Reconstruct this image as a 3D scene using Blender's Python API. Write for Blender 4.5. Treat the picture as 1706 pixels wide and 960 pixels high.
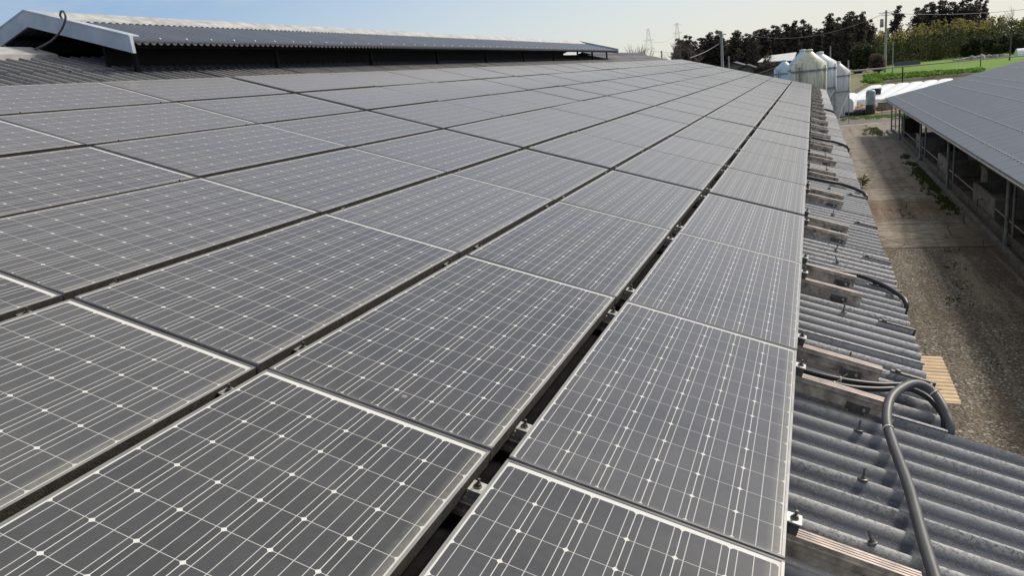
import bpy, math, random
import numpy as np
from mathutils import Matrix, Vector
R_ = random.Random(11)
NP = np.random.RandomState(5)
scene = bpy.context.scene
for o in list(bpy.data.objects): bpy.data.objects.remove(o)

# ------------------------------------------------------------------ camera
cam_d = bpy.data.cameras.new('camera'); cam = bpy.data.objects.new('camera', cam_d)
scene.collection.objects.link(cam); scene.camera = cam
CW = Vector((0.07, -1.84, 1.2620)); CF = 1267.0
CR = [[0.9294685128765531, 0.35419425330930054, -0.10312475209044547],
      [-0.0018185079745089983, -0.27514296240029656, -0.9614016035301458],
      [-0.3688969728796856, 0.8937800518943438, -0.25509261501648484]]
right, down, fwd = (Vector(r) for r in CR)
m = Matrix((right, -down, -fwd)).transposed().to_4x4(); m.translation = CW
cam.matrix_world = m
cam_d.sensor_width = 36; cam_d.lens = CF/1706*36; cam_d.clip_start = 0.05; cam_d.clip_end = 8000

# ------------------------------------------------------------------ light
SUN_AZ, SUN_EL = 40.0, 39.0       # azimuth measured from +Y towards +X
sd = Vector((math.sin(math.radians(SUN_AZ))*math.cos(math.radians(SUN_EL)),
             math.cos(math.radians(SUN_AZ))*math.cos(math.radians(SUN_EL)), math.sin(math.radians(SUN_EL))))
w = bpy.data.worlds.new('World'); scene.world = w; w.use_nodes = True
nt = w.node_tree; nt.nodes.clear()
wo = nt.nodes.new('ShaderNodeOutputWorld'); bg = nt.nodes.new('ShaderNodeBackground')
sky = nt.nodes.new('ShaderNodeTexSky'); sky.sky_type = 'NISHITA'; sky.sun_disc = False
sky.sun_elevation = math.radians(SUN_EL); sky.sun_rotation = math.radians(SUN_AZ)
sky.air_density = 1.0; sky.dust_density = .7; sky.ozone_density = 2.6; sky.altitude = 50
bg.inputs[1].default_value = 0.10
# thin veils of high cloud over the clear sky
tc = nt.nodes.new('ShaderNodeTexCoord'); mp = nt.nodes.new('ShaderNodeMapping')
mp.inputs['Scale'].default_value = (1.6, 1.6, 7.0)
nz = nt.nodes.new('ShaderNodeTexNoise'); nz.inputs['Scale'].default_value = 2.2; nz.inputs['Detail'].default_value = 7; nz.inputs['Roughness'].default_value = .55
cr = nt.nodes.new('ShaderNodeValToRGB'); cr.color_ramp.elements[0].position = .42; cr.color_ramp.elements[1].position = .78
cr.color_ramp.elements[0].color = (.0, .0, .0, 1); cr.color_ramp.elements[1].color = (.5, .5, .5, 1)
mx = nt.nodes.new('ShaderNodeMixRGB'); mx.inputs[2].default_value = (7.1, 6.85, 6.15, 1)
nt.links.new(tc.outputs['Generated'], mp.inputs[0]); nt.links.new(mp.outputs[0], nz.inputs[0])
nt.links.new(nz.outputs[0], cr.inputs[0])
# milky haze low over the horizon, thickest on the sunny side
sx = nt.nodes.new('ShaderNodeSeparateXYZ'); nt.links.new(tc.outputs['Generated'], sx.inputs[0])
dp = nt.nodes.new('ShaderNodeVectorMath'); dp.operation = 'DOT_PRODUCT'; nt.links.new(tc.outputs['Generated'], dp.inputs[0]); dp.inputs[1].default_value = (math.sin(math.radians(SUN_AZ)), math.cos(math.radians(SUN_AZ)), 0)
h1 = nt.nodes.new('ShaderNodeMapRange'); h1.inputs[1].default_value = .55; h1.inputs[2].default_value = -.02; nt.links.new(sx.outputs[2], h1.inputs[0])
h2 = nt.nodes.new('ShaderNodeMapRange'); h2.inputs[1].default_value = .05; h2.inputs[2].default_value = .78; h2.inputs[3].default_value = .0; h2.inputs[4].default_value = .95; nt.links.new(dp.outputs['Value'], h2.inputs[0])
hm = nt.nodes.new('ShaderNodeMath'); hm.operation = 'MULTIPLY'; nt.links.new(h1.outputs[0], hm.inputs[0]); nt.links.new(h2.outputs[0], hm.inputs[1])
ha = nt.nodes.new('ShaderNodeMath'); ha.operation = 'MAXIMUM'; nt.links.new(hm.outputs[0], ha.inputs[0]); nt.links.new(cr.outputs[0], ha.inputs[1])
# white cloud band added overhead, out of view, to neutralise panel reflections
h3 = nt.nodes.new('ShaderNodeMapRange'); h3.inputs[1].default_value = .36; h3.inputs[2].default_value = .62; h3.inputs[3].default_value = 0; h3.inputs[4].default_value = .72; nt.links.new(sx.outputs[2], h3.inputs[0])
hb = nt.nodes.new('ShaderNodeMath'); hb.operation = 'MAXIMUM'; nt.links.new(ha.outputs[0], hb.inputs[0]); nt.links.new(h3.outputs[0], hb.inputs[1])
nt.links.new(hb.outputs[0], mx.inputs[0])
tint = nt.nodes.new('ShaderNodeMixRGB'); tint.blend_type = 'MULTIPLY'; tint.inputs[0].default_value = 1; tint.inputs[2].default_value = (.88, .96, 1.12, 1)
nt.links.new(sky.outputs[0], tint.inputs[1]); nt.links.new(tint.outputs[0], mx.inputs[1]); nt.links.new(mx.outputs[0], bg.inputs[0]); nt.links.new(bg.outputs[0], wo.inputs[0])
sl = bpy.data.lights.new('sun', 'SUN'); sl.energy = 3.7; sl.angle = math.radians(10); sl.color = (1, .90, .77)
so = bpy.data.objects.new('sun', sl); scene.collection.objects.link(so); so.location = (0, 0, 60)
so.rotation_euler = (-sd).to_track_quat('-Z', 'Y').to_euler()
scene.view_settings.view_transform = 'Standard'; scene.view_settings.look = 'None'
scene.view_settings.exposure = 0.2; scene.view_settings.gamma = 1.0
scene.render.resolution_x = 1024; scene.render.resolution_y = 577
scene.render.engine = 'CYCLES'

# ------------------------------------------------------------------ helpers
TH = math.radians(16.7); CT, ST = math.cos(TH), math.sin(TH)
GZ = -4.5
c = .127
def rp(a, b, n): return (a*CT + n*ST, b, -a*ST + n*CT)     # roof coordinates -> world
def ray(x, y): return (right*((x-853)/CF) + down*((y-480)/CF) + fwd)
def at(x, y, Y):
    r = ray(x, y); return CW + r*((Y-CW.y)/r.y)
def gnd(x, y, Z=GZ):
    r = ray(x, y); return CW + r*((Z-CW.z)/r.z)

def link(o): scene.collection.objects.link(o); return o
def tag(o, label=None, cat=None, group=None, kind=None):
    if label: o['label'] = label
    if cat: o['category'] = cat
    if group: o['group'] = group
    if kind: o['kind'] = kind
    return o
def empty(name, loc, label=None, cat=None, group=None):
    o = bpy.data.objects.new(name, None); o.location = loc; o.empty_display_size = .2
    link(o); return tag(o, label, cat, group)
def wloc(p):
    v = Vector((0, 0, 0))
    while p is not None: v += p.location; p = p.parent
    return v

class MB:
    def __init__(s): s.v = []; s.f = []; s.mi = []; s.sm = []; s.col = None; s.uv = None
    def add(s, vs, fs, mi=0, smooth=False):
        n = len(s.v); s.v += [tuple(q) for q in vs]; s.f += [tuple(n+i for i in f) for f in fs]
        s.mi += [mi]*len(fs); s.sm += [smooth]*len(fs)
    def box(s, x0, x1, y0, y1, z0, z1, tf=None, mi=0):
        vs = [(x, y, z) for x in (x0, x1) for y in (y0, y1) for z in (z0, z1)]
        if tf: vs = [tf(*q) for q in vs]
        s.add(vs, [(0,1,3,2),(4,6,7,5),(0,4,5,1),(2,3,7,6),(0,2,6,4),(1,5,7,3)], mi)
    def prism(s, prof, axis_pts, mi=0):   # prof in local 2-D list, axis_pts function (u,v,t) -> xyz for t in 0,1
        n = len(prof)
        vs = [axis_pts(u, v, 0) for u, v in prof] + [axis_pts(u, v, 1) for u, v in prof]
        fs = [(i, (i+1) % n, n+(i+1) % n, n+i) for i in range(n)] + [tuple(range(n))[::-1], tuple(range(n, 2*n))]
        s.add(vs, fs, mi)
    def tube(s, pts, r, seg=8, mi=0, smooth=True, cap=True, rf=None):
        pts = [Vector(p) for p in pts]; n = len(pts); vs = []; up = Vector((0, 0, 1)); last = None
        for i, p in enumerate(pts):
            t = (pts[min(i+1, n-1)]-pts[max(i-1, 0)]).normalized()
            if last is None:
                a = t.cross(up); a = a if a.length > 1e-3 else t.cross(Vector((1, 0, 0)))
            else: a = last - t*last.dot(t)
            a.normalize(); last = a; b = t.cross(a)
            rr = rf(i) if rf else (r[i] if isinstance(r, (list, tuple)) else r)
            for k in range(seg):
                g = 2*math.pi*k/seg; vs.append(p + a*(math.cos(g)*rr) + b*(math.sin(g)*rr))
        fs = [(i*seg+k, i*seg+(k+1) % seg, (i+1)*seg+(k+1) % seg, (i+1)*seg+k) for i in range(n-1) for k in range(seg)]
        s.add(vs, fs, mi, smooth)
        if cap: s.add(vs[:seg], [tuple(range(seg))[::-1]], mi); s.add(vs[-seg:], [tuple(range(seg))], mi)
    def lathe(s, prof, cx, cy, seg=24, mi=0, smooth=True):   # prof [(r,z)]
        vs = [(cx+r*math.cos(2*math.pi*k/seg), cy+r*math.sin(2*math.pi*k/seg), z) for r, z in prof for k in range(seg)]
        fs = [(i*seg+k, i*seg+(k+1) % seg, (i+1)*seg+(k+1) % seg, (i+1)*seg+k) for i in range(len(prof)-1) for k in range(seg)]
        s.add(vs, fs, mi, smooth)
    def grid(s, P, mi=0, smooth=True, flip=False):   # P array (n,m,3)
        n, mm = P.shape[:2]; o = len(s.v); s.v += [tuple(q) for q in P.reshape(-1, 3)]
        for i in range(n-1):
            for j in range(mm-1):
                q = (o+i*mm+j, o+i*mm+j+1, o+(i+1)*mm+j+1, o+(i+1)*mm+j)
                s.f.append(q[::-1] if flip else q); s.mi.append(mi); s.sm.append(smooth)
    def mesh(s, name, mats, off=Vector((0, 0, 0))):
        me = bpy.data.meshes.new(name)
        V = np.array(s.v, dtype=float) - np.array(off)
        me.from_pydata(V.tolist(), [], s.f)
        for mt in (mats if isinstance(mats, (list, tuple)) else [mats]): me.materials.append(mt)
        me.polygons.foreach_set('material_index', s.mi); me.polygons.foreach_set('use_smooth', s.sm)
        me.update(); return me
    def build(s, name, mats, parent=None, local=False):
        off = Vector((0, 0, 0)) if local or parent is None else wloc(parent)
        o = bpy.data.objects.new(name, s.mesh(name, mats, off)); link(o)
        if parent is not None: o.parent = parent
        return o
    def thing(s, name, mats, loc, label, cat, group=None):   # a thing that is one mesh, origin at its base
        o = bpy.data.objects.new(name, s.mesh(name, mats, Vector(loc))); o.location = loc; link(o)
        return tag(o, label, cat, group)

# ------------------------------------------------------------------ materials
class NT:
    def __init__(s, name):
        s.m = bpy.data.materials.new(name); s.m.use_nodes = True; s.t = s.m.node_tree
        s.b = s.t.nodes['Principled BSDF']
    def n(s, typ, **k):
        q = s.t.nodes.new(typ)
        for a, v in k.items(): setattr(q, a, v)
        return q
    def l(s, a, b): s.t.links.new(a, b)
    def val(s, sock, v):
        if hasattr(v, 'is_output') or isinstance(v, bpy.types.NodeSocket): s.l(v, sock)
        else: sock.default_value = v
    def math(s, op, a, b=0.0, cl=False):
        q = s.n('ShaderNodeMath', operation=op); q.use_clamp = cl
        s.val(q.inputs[0], a); s.val(q.inputs[1], b); return q.outputs[0]
    def noise(s, vec, scale, detail=3, rough=.55, dist=0):
        q = s.n('ShaderNodeTexNoise'); q.inputs['Scale'].default_value = scale; q.inputs['Detail'].default_value = detail
        q.inputs['Roughness'].default_value = rough; q.inputs['Distortion'].default_value = dist
        if vec is not None: s.l(vec, q.inputs['Vector'])
        return q.outputs[0]
    def ramp(s, f, a, b, ca=0.0, cb=1.0):
        q = s.n('ShaderNodeMapRange'); q.inputs[1].default_value = a; q.inputs[2].default_value = b
        q.inputs[3].default_value = ca; q.inputs[4].default_value = cb; s.l(f, q.inputs[0]); return q.outputs[0]
    def mix(s, f, a, b, mode='MIX'):
        q = s.n('ShaderNodeMixRGB', blend_type=mode)
        s.val(q.inputs[0], f)
        for i, v in ((1, a), (2, b)):
            if isinstance(v, tuple): q.inputs[i].default_value = (*v, 1) if len(v) == 3 else v
            else: s.l(v, q.inputs[i])
        return q.outputs[0]
    def obj(s): return s.n('ShaderNodeTexCoord').outputs['Object']
    def pos(s): return s.n('ShaderNodeNewGeometry').outputs['Position']
    def mapv(s, v, sc):
        q = s.n('ShaderNodeMapping'); q.inputs['Scale'].default_value = sc; s.l(v, q.inputs[0]); return q.outputs[0]
    def bump(s, h, st=.3, dist=.01):
        q = s.n('ShaderNodeBump'); q.inputs['Strength'].default_value = st; q.inputs['Distance'].default_value = dist
        s.l(h, q.inputs['Height']); s.l(q.outputs[0], s.b.inputs['Normal'])
    def set(s, **k):
        nm = dict(col='Base Color', rough='Roughness', metal='Metallic', spec='Specular IOR Level', sheen='Sheen Weight', sr='Sheen Roughness', coat='Coat Weight', alpha='Alpha')
        for a, v in k.items():
            k2 = s.b.inputs[nm[a]]
            if isinstance(v, tuple): k2.default_value = (*v, 1) if len(v) == 3 else v
            elif isinstance(v, (int, float)): k2.default_value = v
            else: s.l(v, k2)
        return s.m

def simple(name, col, rough=.6, metal=0.0, var=.25, scale=6, bump=0, spec=.5, dark=None):
    q = NT(name); p = q.pos(); n1 = q.noise(p, scale, 5)
    d = dark or tuple(x*(1-2*var) for x in col)
    colr = q.mix(q.ramp(n1, .3, .7), d, tuple(min(1, x*(1+var*.5)) for x in col))
    q.set(col=colr, rough=rough, metal=metal, spec=spec)
    if bump: q.bump(q.noise(p, scale*6, 4), bump)
    return q.m

def mat_panel():
    q = NT('solar_glass'); o = q.obj(); sp = q.n('ShaderNodeSeparateXYZ'); q.l(o, sp.inputs[0])
    u = q.math('DIVIDE', q.math('SUBTRACT', sp.outputs[0], .0125), c); v = q.math('DIVIDE', q.math('SUBTRACT', sp.outputs[1], .010), c)
    fu = q.math('ABSOLUTE', q.math('SUBTRACT', q.math('FRACT', u), .5)); fv = q.math('ABSOLUTE', q.math('SUBTRACT', q.math('FRACT', v), .5))
    lu = q.math('GREATER_THAN', fu, .5-.0085); lv = q.math('GREATER_THAN', fv, .5-.0078)
    dm = q.math('GREATER_THAN', q.math('ADD', fu, fv), 1-.070)
    bus = q.math('LESS_THAN', q.math('ABSOLUTE', q.math('SUBTRACT', q.math('FRACT', q.math('MULTIPLY', u, 3.0)), .5)), .026)
    out = q.math('MAXIMUM', q.math('GREATER_THAN', q.math('ABSOLUTE', q.math('SUBTRACT', u, 3)), 3.0),
                 q.math('GREATER_THAN', q.math('ABSOLUTE', q.math('SUBTRACT', v, 6)), 6.0))
    white = q.math('MAXIMUM', q.math('MAXIMUM', lu, dm), out)
    # each cell its own slightly different blue-black
    cell = q.n('ShaderNodeTexWhiteNoise', noise_dimensions='3D'); cb = q.n('ShaderNodeCombineXYZ')
    q.l(q.math('FLOOR', u), cb.inputs[0]); q.l(q.math('FLOOR', v), cb.inputs[1])
    oi = q.n('ShaderNodeObjectInfo'); q.l(oi.outputs['Random'], cb.inputs[2]); q.l(cb.outputs[0], cell.inputs[0])
    cellc = q.mix(cell.outputs[0], (.015, .020, .029), (.025, .030, .040))
    cellc = q.mix(oi.outputs['Random'], cellc, q.mix(.5, cellc, (.024, .034, .056)))
    col = q.mix(lv, cellc, (.42, .43, .42)); col = q.mix(bus, col, (.46, .47, .46)); col = q.mix(white, col, (.60, .61, .585))
    # settled dust: thicker along the low edge of the glass and in soft streaks
    p = q.pos(); n1 = q.noise(q.mapv(p, (1, 3.2, 1)), 1.3, 6, .6); n2 = q.noise(p, 45, 4, .7)
    low = q.ramp(sp.outputs[0], .735, .787, 0, .42); edge = q.ramp(sp.outputs[1], .03, 0, 0, .15)
    film = q.math('ADD', q.ramp(n1, .3, .75, .045, .115), q.ramp(n2, .35, .75, 0, .035))
    wp = q.n('ShaderNodeSeparateXYZ'); q.l(p, wp.inputs[0])
    upper = q.math('MULTIPLY', q.ramp(wp.outputs[0], -4.1, -4.9, 0, .30), q.ramp(wp.outputs[1], 3.0, 9.0))
    film = q.math('ADD', film, q.math('ADD', upper, q.math('MULTIPLY', q.math('POWER', oi.outputs['Random'], 2.0), .07)))
    film = q.math('ADD', film, q.math('MULTIPLY', q.math('ADD', low, edge), q.ramp(n2, .2, .6, .45, 1)), cl=True)
    spots = q.n('ShaderNodeTexVoronoi'); spots.inputs['Scale'].default_value = 3.1; q.l(p, spots.inputs['Vector'])
    spm = q.math('MULTIPLY', q.math('LESS_THAN', spots.outputs['Distance'], .035), q.ramp(q.noise(p, 2.3), .54, .56))
    film = q.math('ADD', film, q.math('MULTIPLY', spm, .4), cl=True)
    col = q.mix(film, col, (.385, .36, .315))
    q.set(col=col, rough=q.ramp(n1, .3, .7, .30, .40), sheen=.66, sr=.32)
    q.b.inputs['Sheen Tint'].default_value = (1, .82, .62, 1); q.b.inputs['IOR'].default_value = 1.33
    q.b.inputs['Coat Weight'].default_value = .30; q.b.inputs['Coat Roughness'].default_value = .14; q.b.inputs['Specular Tint'].default_value = (1, .97, .91, 1)
    return q.m

def mat_slate(name, base=(.38, .385, .39), speck=.8, bmp=.55, tv=.22, cv=1.0, nv=.55):
    q = NT(name); p = q.pos(); a = q.n('ShaderNodeAttribute'); a.attribute_name = 'tone'
    n1 = q.noise(q.mapv(p, (.8, 3, 1)), 1.6, 6, .62); n2 = q.noise(p, 62, 6, .8); n3 = q.noise(q.mapv(p, (1, 1, 1)), 95, 4, .7)
    col = q.mix(q.ramp(n1, .3, .7), tuple(x*(1-.28*nv) for x in base), tuple(x*(1+.35*nv) for x in base))
    col = q.mix(a.outputs['Fac'], q.mix(1, col, (1-tv*1.2, 1-tv*1.1, 1-tv), 'MULTIPLY'), q.mix(1, col, (1+tv, 1+tv*.9, 1+tv*.8), 'MULTIPLY'))
    wx = q.n('ShaderNodeSeparateXYZ'); q.l(p, wx.inputs[0])
    col = q.mix(q.math('MULTIPLY', q.math('MULTIPLY', q.ramp(wx.outputs[0], -4.8, -6.0), q.ramp(wx.outputs[2], 2.13, 2.10)), q.ramp(n2, .35, .6, .45, .85)), col, (.085, .078, .070))   # brown grime high on the slope, with the shade below the vent painted in
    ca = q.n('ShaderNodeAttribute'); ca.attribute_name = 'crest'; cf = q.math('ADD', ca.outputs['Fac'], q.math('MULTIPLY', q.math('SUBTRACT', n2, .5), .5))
    col = q.mix(q.math('MULTIPLY', q.ramp(cf, .98, .50), cv), col, (.070, .080, .104))      # valley dirt, its colour deepened for shade between sunlit crests
    col = q.mix(q.math('MULTIPLY', q.ramp(n2, .49, .56), q.ramp(n1, .38, .62, .12, speck)), col, (.035, .037, .042))
    col = q.mix(q.ramp(n3, .62, .70, 0, .5), col, (.38, .38, .36))
    q.set(col=col, rough=.72, spec=.35); q.bump(q.math('ADD', n2, q.math('MULTIPLY', n3, .5)), bmp, .004); return q.m

M = {}
M['glass'] = mat_panel()
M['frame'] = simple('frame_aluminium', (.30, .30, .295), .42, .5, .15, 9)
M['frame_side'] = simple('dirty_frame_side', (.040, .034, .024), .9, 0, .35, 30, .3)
M['frame_end'] = simple('frame_end_lip', (.13, .135, .14), .5, .3, .12, 9)
M['rail'] = simple('rail_aluminium', (.44, .375, .33), .6, .25, .22, 14)
M['rail_side'] = simple('rail_aluminium_dirty', (.54, .47, .39), .6, .3, .35, 22, .1)
M['steel'] = simple('galvanised_steel', (.55, .54, .50), .4, .6, .15, 30)
M['bolt'] = simple('bolt_steel', (.17, .155, .14), .45, .7, .3, 60)
M['black'] = simple('black_bracket', (.10, .095, .09), .55, 0, .3, 30)
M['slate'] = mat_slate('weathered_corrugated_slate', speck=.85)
M['metalroof'] = mat_slate('grey_corrugated_roof', (.130, .158, .203), .04, .08, .0, .15, .3)
M['conduit'] = simple('grey_plastic_conduit', (.085, .088, .092), .5, 0, .15, 12)
M['conduit_dark'] = simple('black_plastic_conduit', (.018, .019, .022), .45, 0, .2, 12)
M['gap_shade'] = simple('gap_shade_black', (.010, .010, .010), .95, 0, .3, 20, .2, spec=.08)  # black that stands in for the shade under the panel gaps
M['tie'] = simple('pale_cable_tie', (.62, .60, .52), .5, 0, .1)
M['white_metal'] = simple('pale_blue_painted_metal', (.42, .47, .54), .5, .1, .14, 4)
M['darkwood'] = simple('dark_timber', (.045, .038, .032), .85, 0, .3, 8)
M['dark'] = simple('interior_shade_black', (.008, .008, .008), .9, 0, .2)  # near-black colour stands in for shade inside the vent and cow barn
M['cap'] = simple('ridge_cap_metal', (.47, .47, .46), .55, .2, .2, 5)
M['wall'] = simple('barn_wall', (.16, .15, .13), .85, 0, .3, 2)
M['concrete'] = simple('trough_concrete', (.24, .23, .19), .9, 0, .25, 3, .2)
M['kerb'] = simple('kerb_concrete', (.15, .145, .13), .9, 0, .3, 4, .2)
M['post'] = simple('steel_post_grey', (.30, .31, .31), .6, .2, .25, 5)
M['white'] = simple('white_wrap', (.78, .80, .82), .38, 0, .06, 2)
M['tan'] = simple('tan_plastic_sheet', (.74, .56, .34), .5, 0, .18, 7)
M['pale'] = simple('pale_paint', (.62, .63, .62), .6, 0, .15, 2)
M['pole'] = simple('pole_concrete', (.32, .32, .31), .8, 0, .1, 1)
M['pylon'] = simple('pylon_steel', (.24, .25, .26), .6, .2, .1, 1)
M['bluetank'] = simple('blue_grey_tank', (.30, .37, .37), .5, 0, .2, 2)
M['rust'] = simple('rusty_dark_base', (.05, .042, .035), .9, 0, .4, 6)
M['bark'] = simple('bark', (.07, .055, .045), .95, 0, .3, 3)
M['bareb'] = simple('bare_branches', (.13, .10, .085), .95, 0, .2, 3)
M['tarp'] = simple('blue_black_tarp', (.03, .04, .06), .5, 0, .4, 2)
M['soil'] = simple('soil_bank', (.14, .12, .09), .95, 0, .35, .8, .3)
M['tyre'] = simple('black_rubber', (.02, .02, .022), .8, 0, .2)
M['straw'] = simple('wood_chips', (.46, .32, .19), .95, 0, .5, 4, .5)
M['rock'] = simple('pale_rubble', (.36, .33, .29), .95, 0, .3, 1, .4)

def mat_silo(name, base, streak, amt):
    q = NT(name); p = q.pos(); n1 = q.noise(q.mapv(p, (5, 5, .5)), 1.6, 5, .6); n2 = q.noise(p, 1.2, 4)
    col = q.mix(q.math('MULTIPLY', q.ramp(n1, .42, .68), amt), base, streak)
    col = q.mix(q.ramp(n2, .45, .7, 0, .35), col, tuple(x*.75 for x in base))
    q.set(col=col, rough=.45, spec=.4); return q.m
M['cream'] = mat_silo('cream_stained_fibreglass', (.66, .66, .50), (.26, .25, .20), .75)
M['silo_white'] = mat_silo('white_silo_shell', (.66, .70, .72), (.35, .36, .34), .45)
M['silo_blue'] = mat_silo('pale_blue_silo_shell', (.46, .60, .70), (.30, .38, .44), .35)
M['silo_grey'] = mat_silo('grey_white_silo_shell', (.60, .62, .60), (.28, .29, .27), .55)

def mat_leaf(name, a, b):
    q = NT(name); oi = q.n('ShaderNodeObjectInfo'); g = q.n('ShaderNodeNewGeometry'); n1 = q.noise(g.outputs['Position'], .35, 3)
    f = q.math('ADD', q.math('MULTIPLY', g.outputs['Random Per Island'], .6), q.math('MULTIPLY', n1, .4))
    col = q.mix(f, a, b); col = q.mix(q.math('MULTIPLY', oi.outputs['Random'], .35), col, tuple(x*.6 for x in a))
    q.set(col=col, rough=.75, spec=.2)
    tr = q.n('ShaderNodeBsdfTranslucent'); ms = q.n('ShaderNodeMixShader'); ms.inputs[0].default_value = .35
    q.l(col, tr.inputs[0]); q.l(q.b.outputs[0], ms.inputs[1]); q.l(tr.outputs[0], ms.inputs[2])
    q.l(ms.outputs[0], q.t.nodes['Material Output'].inputs[0]); return q.m
M['cedar'] = mat_leaf('cedar_foliage', (.040, .038, .031), (.120, .102, .084))
M['evergreen'] = mat_leaf('evergreen_foliage', (.030, .042, .022), (.10, .115, .055))
M['hedge'] = mat_leaf('hedge_foliage', (.045, .055, .018), (.13, .13, .045))
M['bamboo'] = mat_leaf('bamboo_foliage', (.045, .062, .028), (.15, .17, .065))
M['bamboo_top'] = mat_leaf('yellow_bamboo_tops', (.26, .23, .07), (.46, .37, .12))
M['bush'] = mat_leaf('round_bush_foliage', (.035, .045, .022), (.10, .11, .055))
M['greens'] = mat_leaf('bright_green_crop', (.085, .19, .025), (.22, .36, .06))
M['twig'] = mat_leaf('brown_twigs', (.10, .075, .06), (.20, .14, .11))
M['grass'] = mat_leaf('short_green_grass', (.05, .075, .02), (.13, .15, .05))

# ------------------------------------------------------------------ ground
def ground_sheet(name, pts, z, mat):
    mb = MB(); mb.add([(x, y, z) for x, y in pts], [tuple(range(len(pts)))]); o = mb.build(name, mat); o['kind'] = 'structure'; return o
q = NT('rough_land'); p = q.pos(); n1 = q.noise(p, .03, 5); n2 = q.noise(p, .6, 5, .65)
col = q.mix(q.ramp(n1, .35, .65), (.10, .10, .045), (.15, .13, .075)); col = q.mix(q.ramp(n2, .35, .7, 0, .6), col, (.07, .10, .03))
q.set(col=col, rough=.95, spec=.1); q.bump(n2, .6, .2); M['land'] = q.m
ground_sheet('ground', [(-4000, -4000), (4000, -4000), (4000, 4000), (-4000, 4000)], GZ-.03, M['land'])

def mat_yard():
    q = NT('yard_concrete_and_gravel'); p = q.pos(); sp = q.n('ShaderNodeSeparateXYZ'); q.l(p, sp.inputs[0])
    nb = q.noise(p, .35, 5, .6); nm = q.noise(p, 1.6, 6, .65); nf = q.noise(p, 9, 6, .7); streak = q.noise(q.mapv(p, (.5, 3.2, 1)), 1.1, 6, .7)
    vor = q.n('ShaderNodeTexVoronoi'); vor.inputs['Scale'].default_value = 30; q.l(p, vor.inputs['Vector'])
    vcol = q.n('ShaderNodeSeparateXYZ'); q.l(vor.outputs['Color'], vcol.inputs[0])
    conc = q.mix(q.ramp(nm, .3, .7), (.205, .185, .155), (.345, .315, .265))
    conc = q.mix(q.ramp(streak, .52, .68, 0, .75), conc, (.085, .070, .052))
    grav = q.mix(q.ramp(vcol.outputs[0], 0, 1), (.060, .054, .046), (.22, .20, .17))
    grav = q.mix(q.math('GREATER_THAN', vcol.outputs[1], .90), grav, (.42, .40, .35))
    grav = q.mix(q.math('GREATER_THAN', vcol.outputs[2], .88), grav, (.035, .032, .028))
    grav = q.mix(q.ramp(nm, .35, .7, 0, .5), grav, (.13, .105, .075))
    st2 = q.noise(q.mapv(p, (1, 1.6, 1)), 3.6, 7, .72)
    conc = q.mix(q.ramp(st2, .47, .60, 0, .6), conc, (.105, .088, .066)); conc = q.mix(q.ramp(st2, .40, .30, 0, .5), conc, (.42, .39, .33))
    asph = q.mix(q.ramp(nm, .3, .7), (.17, .150, .130), (.25, .222, .190))
    yy = q.math('ADD', sp.outputs[1], q.math('MULTIPLY', q.math('SUBTRACT', nm, .5), 1.6))
    y2 = q.math('ADD', sp.outputs[1], q.math('MULTIPLY', q.math('SUBTRACT', nb, .5), .4))
    isg = q.ramp(yy, 22.3, 22.9, 1, 0); isg2 = q.math('MULTIPLY', q.ramp(yy, 26.2, 26.8), q.ramp(yy, 30.6, 31.0, 1, 0))
    g = q.math('MAXIMUM', isg, q.math('MULTIPLY', isg2, .75)); col = q.mix(g, conc, grav)
    # brown trodden dirt band
    dirt = q.math('MULTIPLY', q.ramp(nf, .40, .55), q.math('MULTIPLY', q.ramp(yy, 26.5, 28), q.ramp(yy, 29.5, 30.6, 1, 0)))
    col = q.mix(q.math('MULTIPLY', dirt, .8), col, (.13, .065, .032))
    col = q.mix(q.math('MULTIPLY', q.ramp(nb, .50, .62), .55), col, (.085, .068, .045))
    # worn dirt near the kerb of the cow barn
    kerb = q.ramp(q.math('ADD', sp.outputs[0], q.math('MULTIPLY', nm, 1.5)), 4.2, 5.6); col = q.mix(q.math('MULTIPLY', kerb, .75), col, (.055, .045, .032))
    col = q.mix(q.ramp(y2, 39.2, 39.3), col, asph)
    trk = q.noise(q.mapv(p, (1.9, .10, 1)), 1.5, 5, .6)
    col = q.mix(q.ramp(trk, .50, .66, 0, .6), col, (.075, .060, .043)); col = q.mix(q.ramp(trk, .46, .34, 0, .35), col, (.30, .26, .20))
    jn = None
    for yj, wd in ((22.55, .07), (26.0, .04), (33.7, .045), (39.25, .03), (57.5, .03)):
        d = q.math('LESS_THAN', q.math('ABSOLUTE', q.math('SUBTRACT', y2, yj)), wd); jn = d if jn is None else q.math('MAXIMUM', jn, d)
    col = q.mix(q.math('MULTIPLY', jn, .85), col, (.02, .018, .015))
    crk = q.n('ShaderNodeTexVoronoi', feature='DISTANCE_TO_EDGE'); crk.inputs['Scale'].default_value = .9
    q.l(q.mix(.35, p, q.n('ShaderNodeTexNoise').outputs['Color']), crk.inputs['Vector'])
    col = q.mix(q.math('MULTIPLY', q.math('LESS_THAN', crk.outputs['Distance'], .010), q.ramp(yy, 22, 23)), col, (.04, .035, .03))
    q.set(col=col, rough=.92, spec=.2)
    q.bump(q.math('ADD', q.math('MULTIPLY', vor.outputs['Distance'], q.math('MULTIPLY', g, 1.0)), q.math('MULTIPLY', nf, .5)), .7, .03); return q.m
M['yard'] = mat_yard()
ground_sheet('road', [(-.6, -12), (30, -12), (30, 66.5), (-.6, 66.5)], GZ, M['yard'])
M['far_road'] = simple('worn_grey_asphalt', (.15, .135, .12), .95, 0, .25, .6)
a0, a1, a2, a3 = gnd(1300, 212), gnd(1300, 192), gnd(1480, 168), gnd(1520, 195)
ground_sheet('farm_road', [(-14, 66.6), (-14, 73.2), (2.0, 73.6), (9, 78.5), (30, 80), (30, 66.6)], GZ-.005, M['far_road'])
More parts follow.
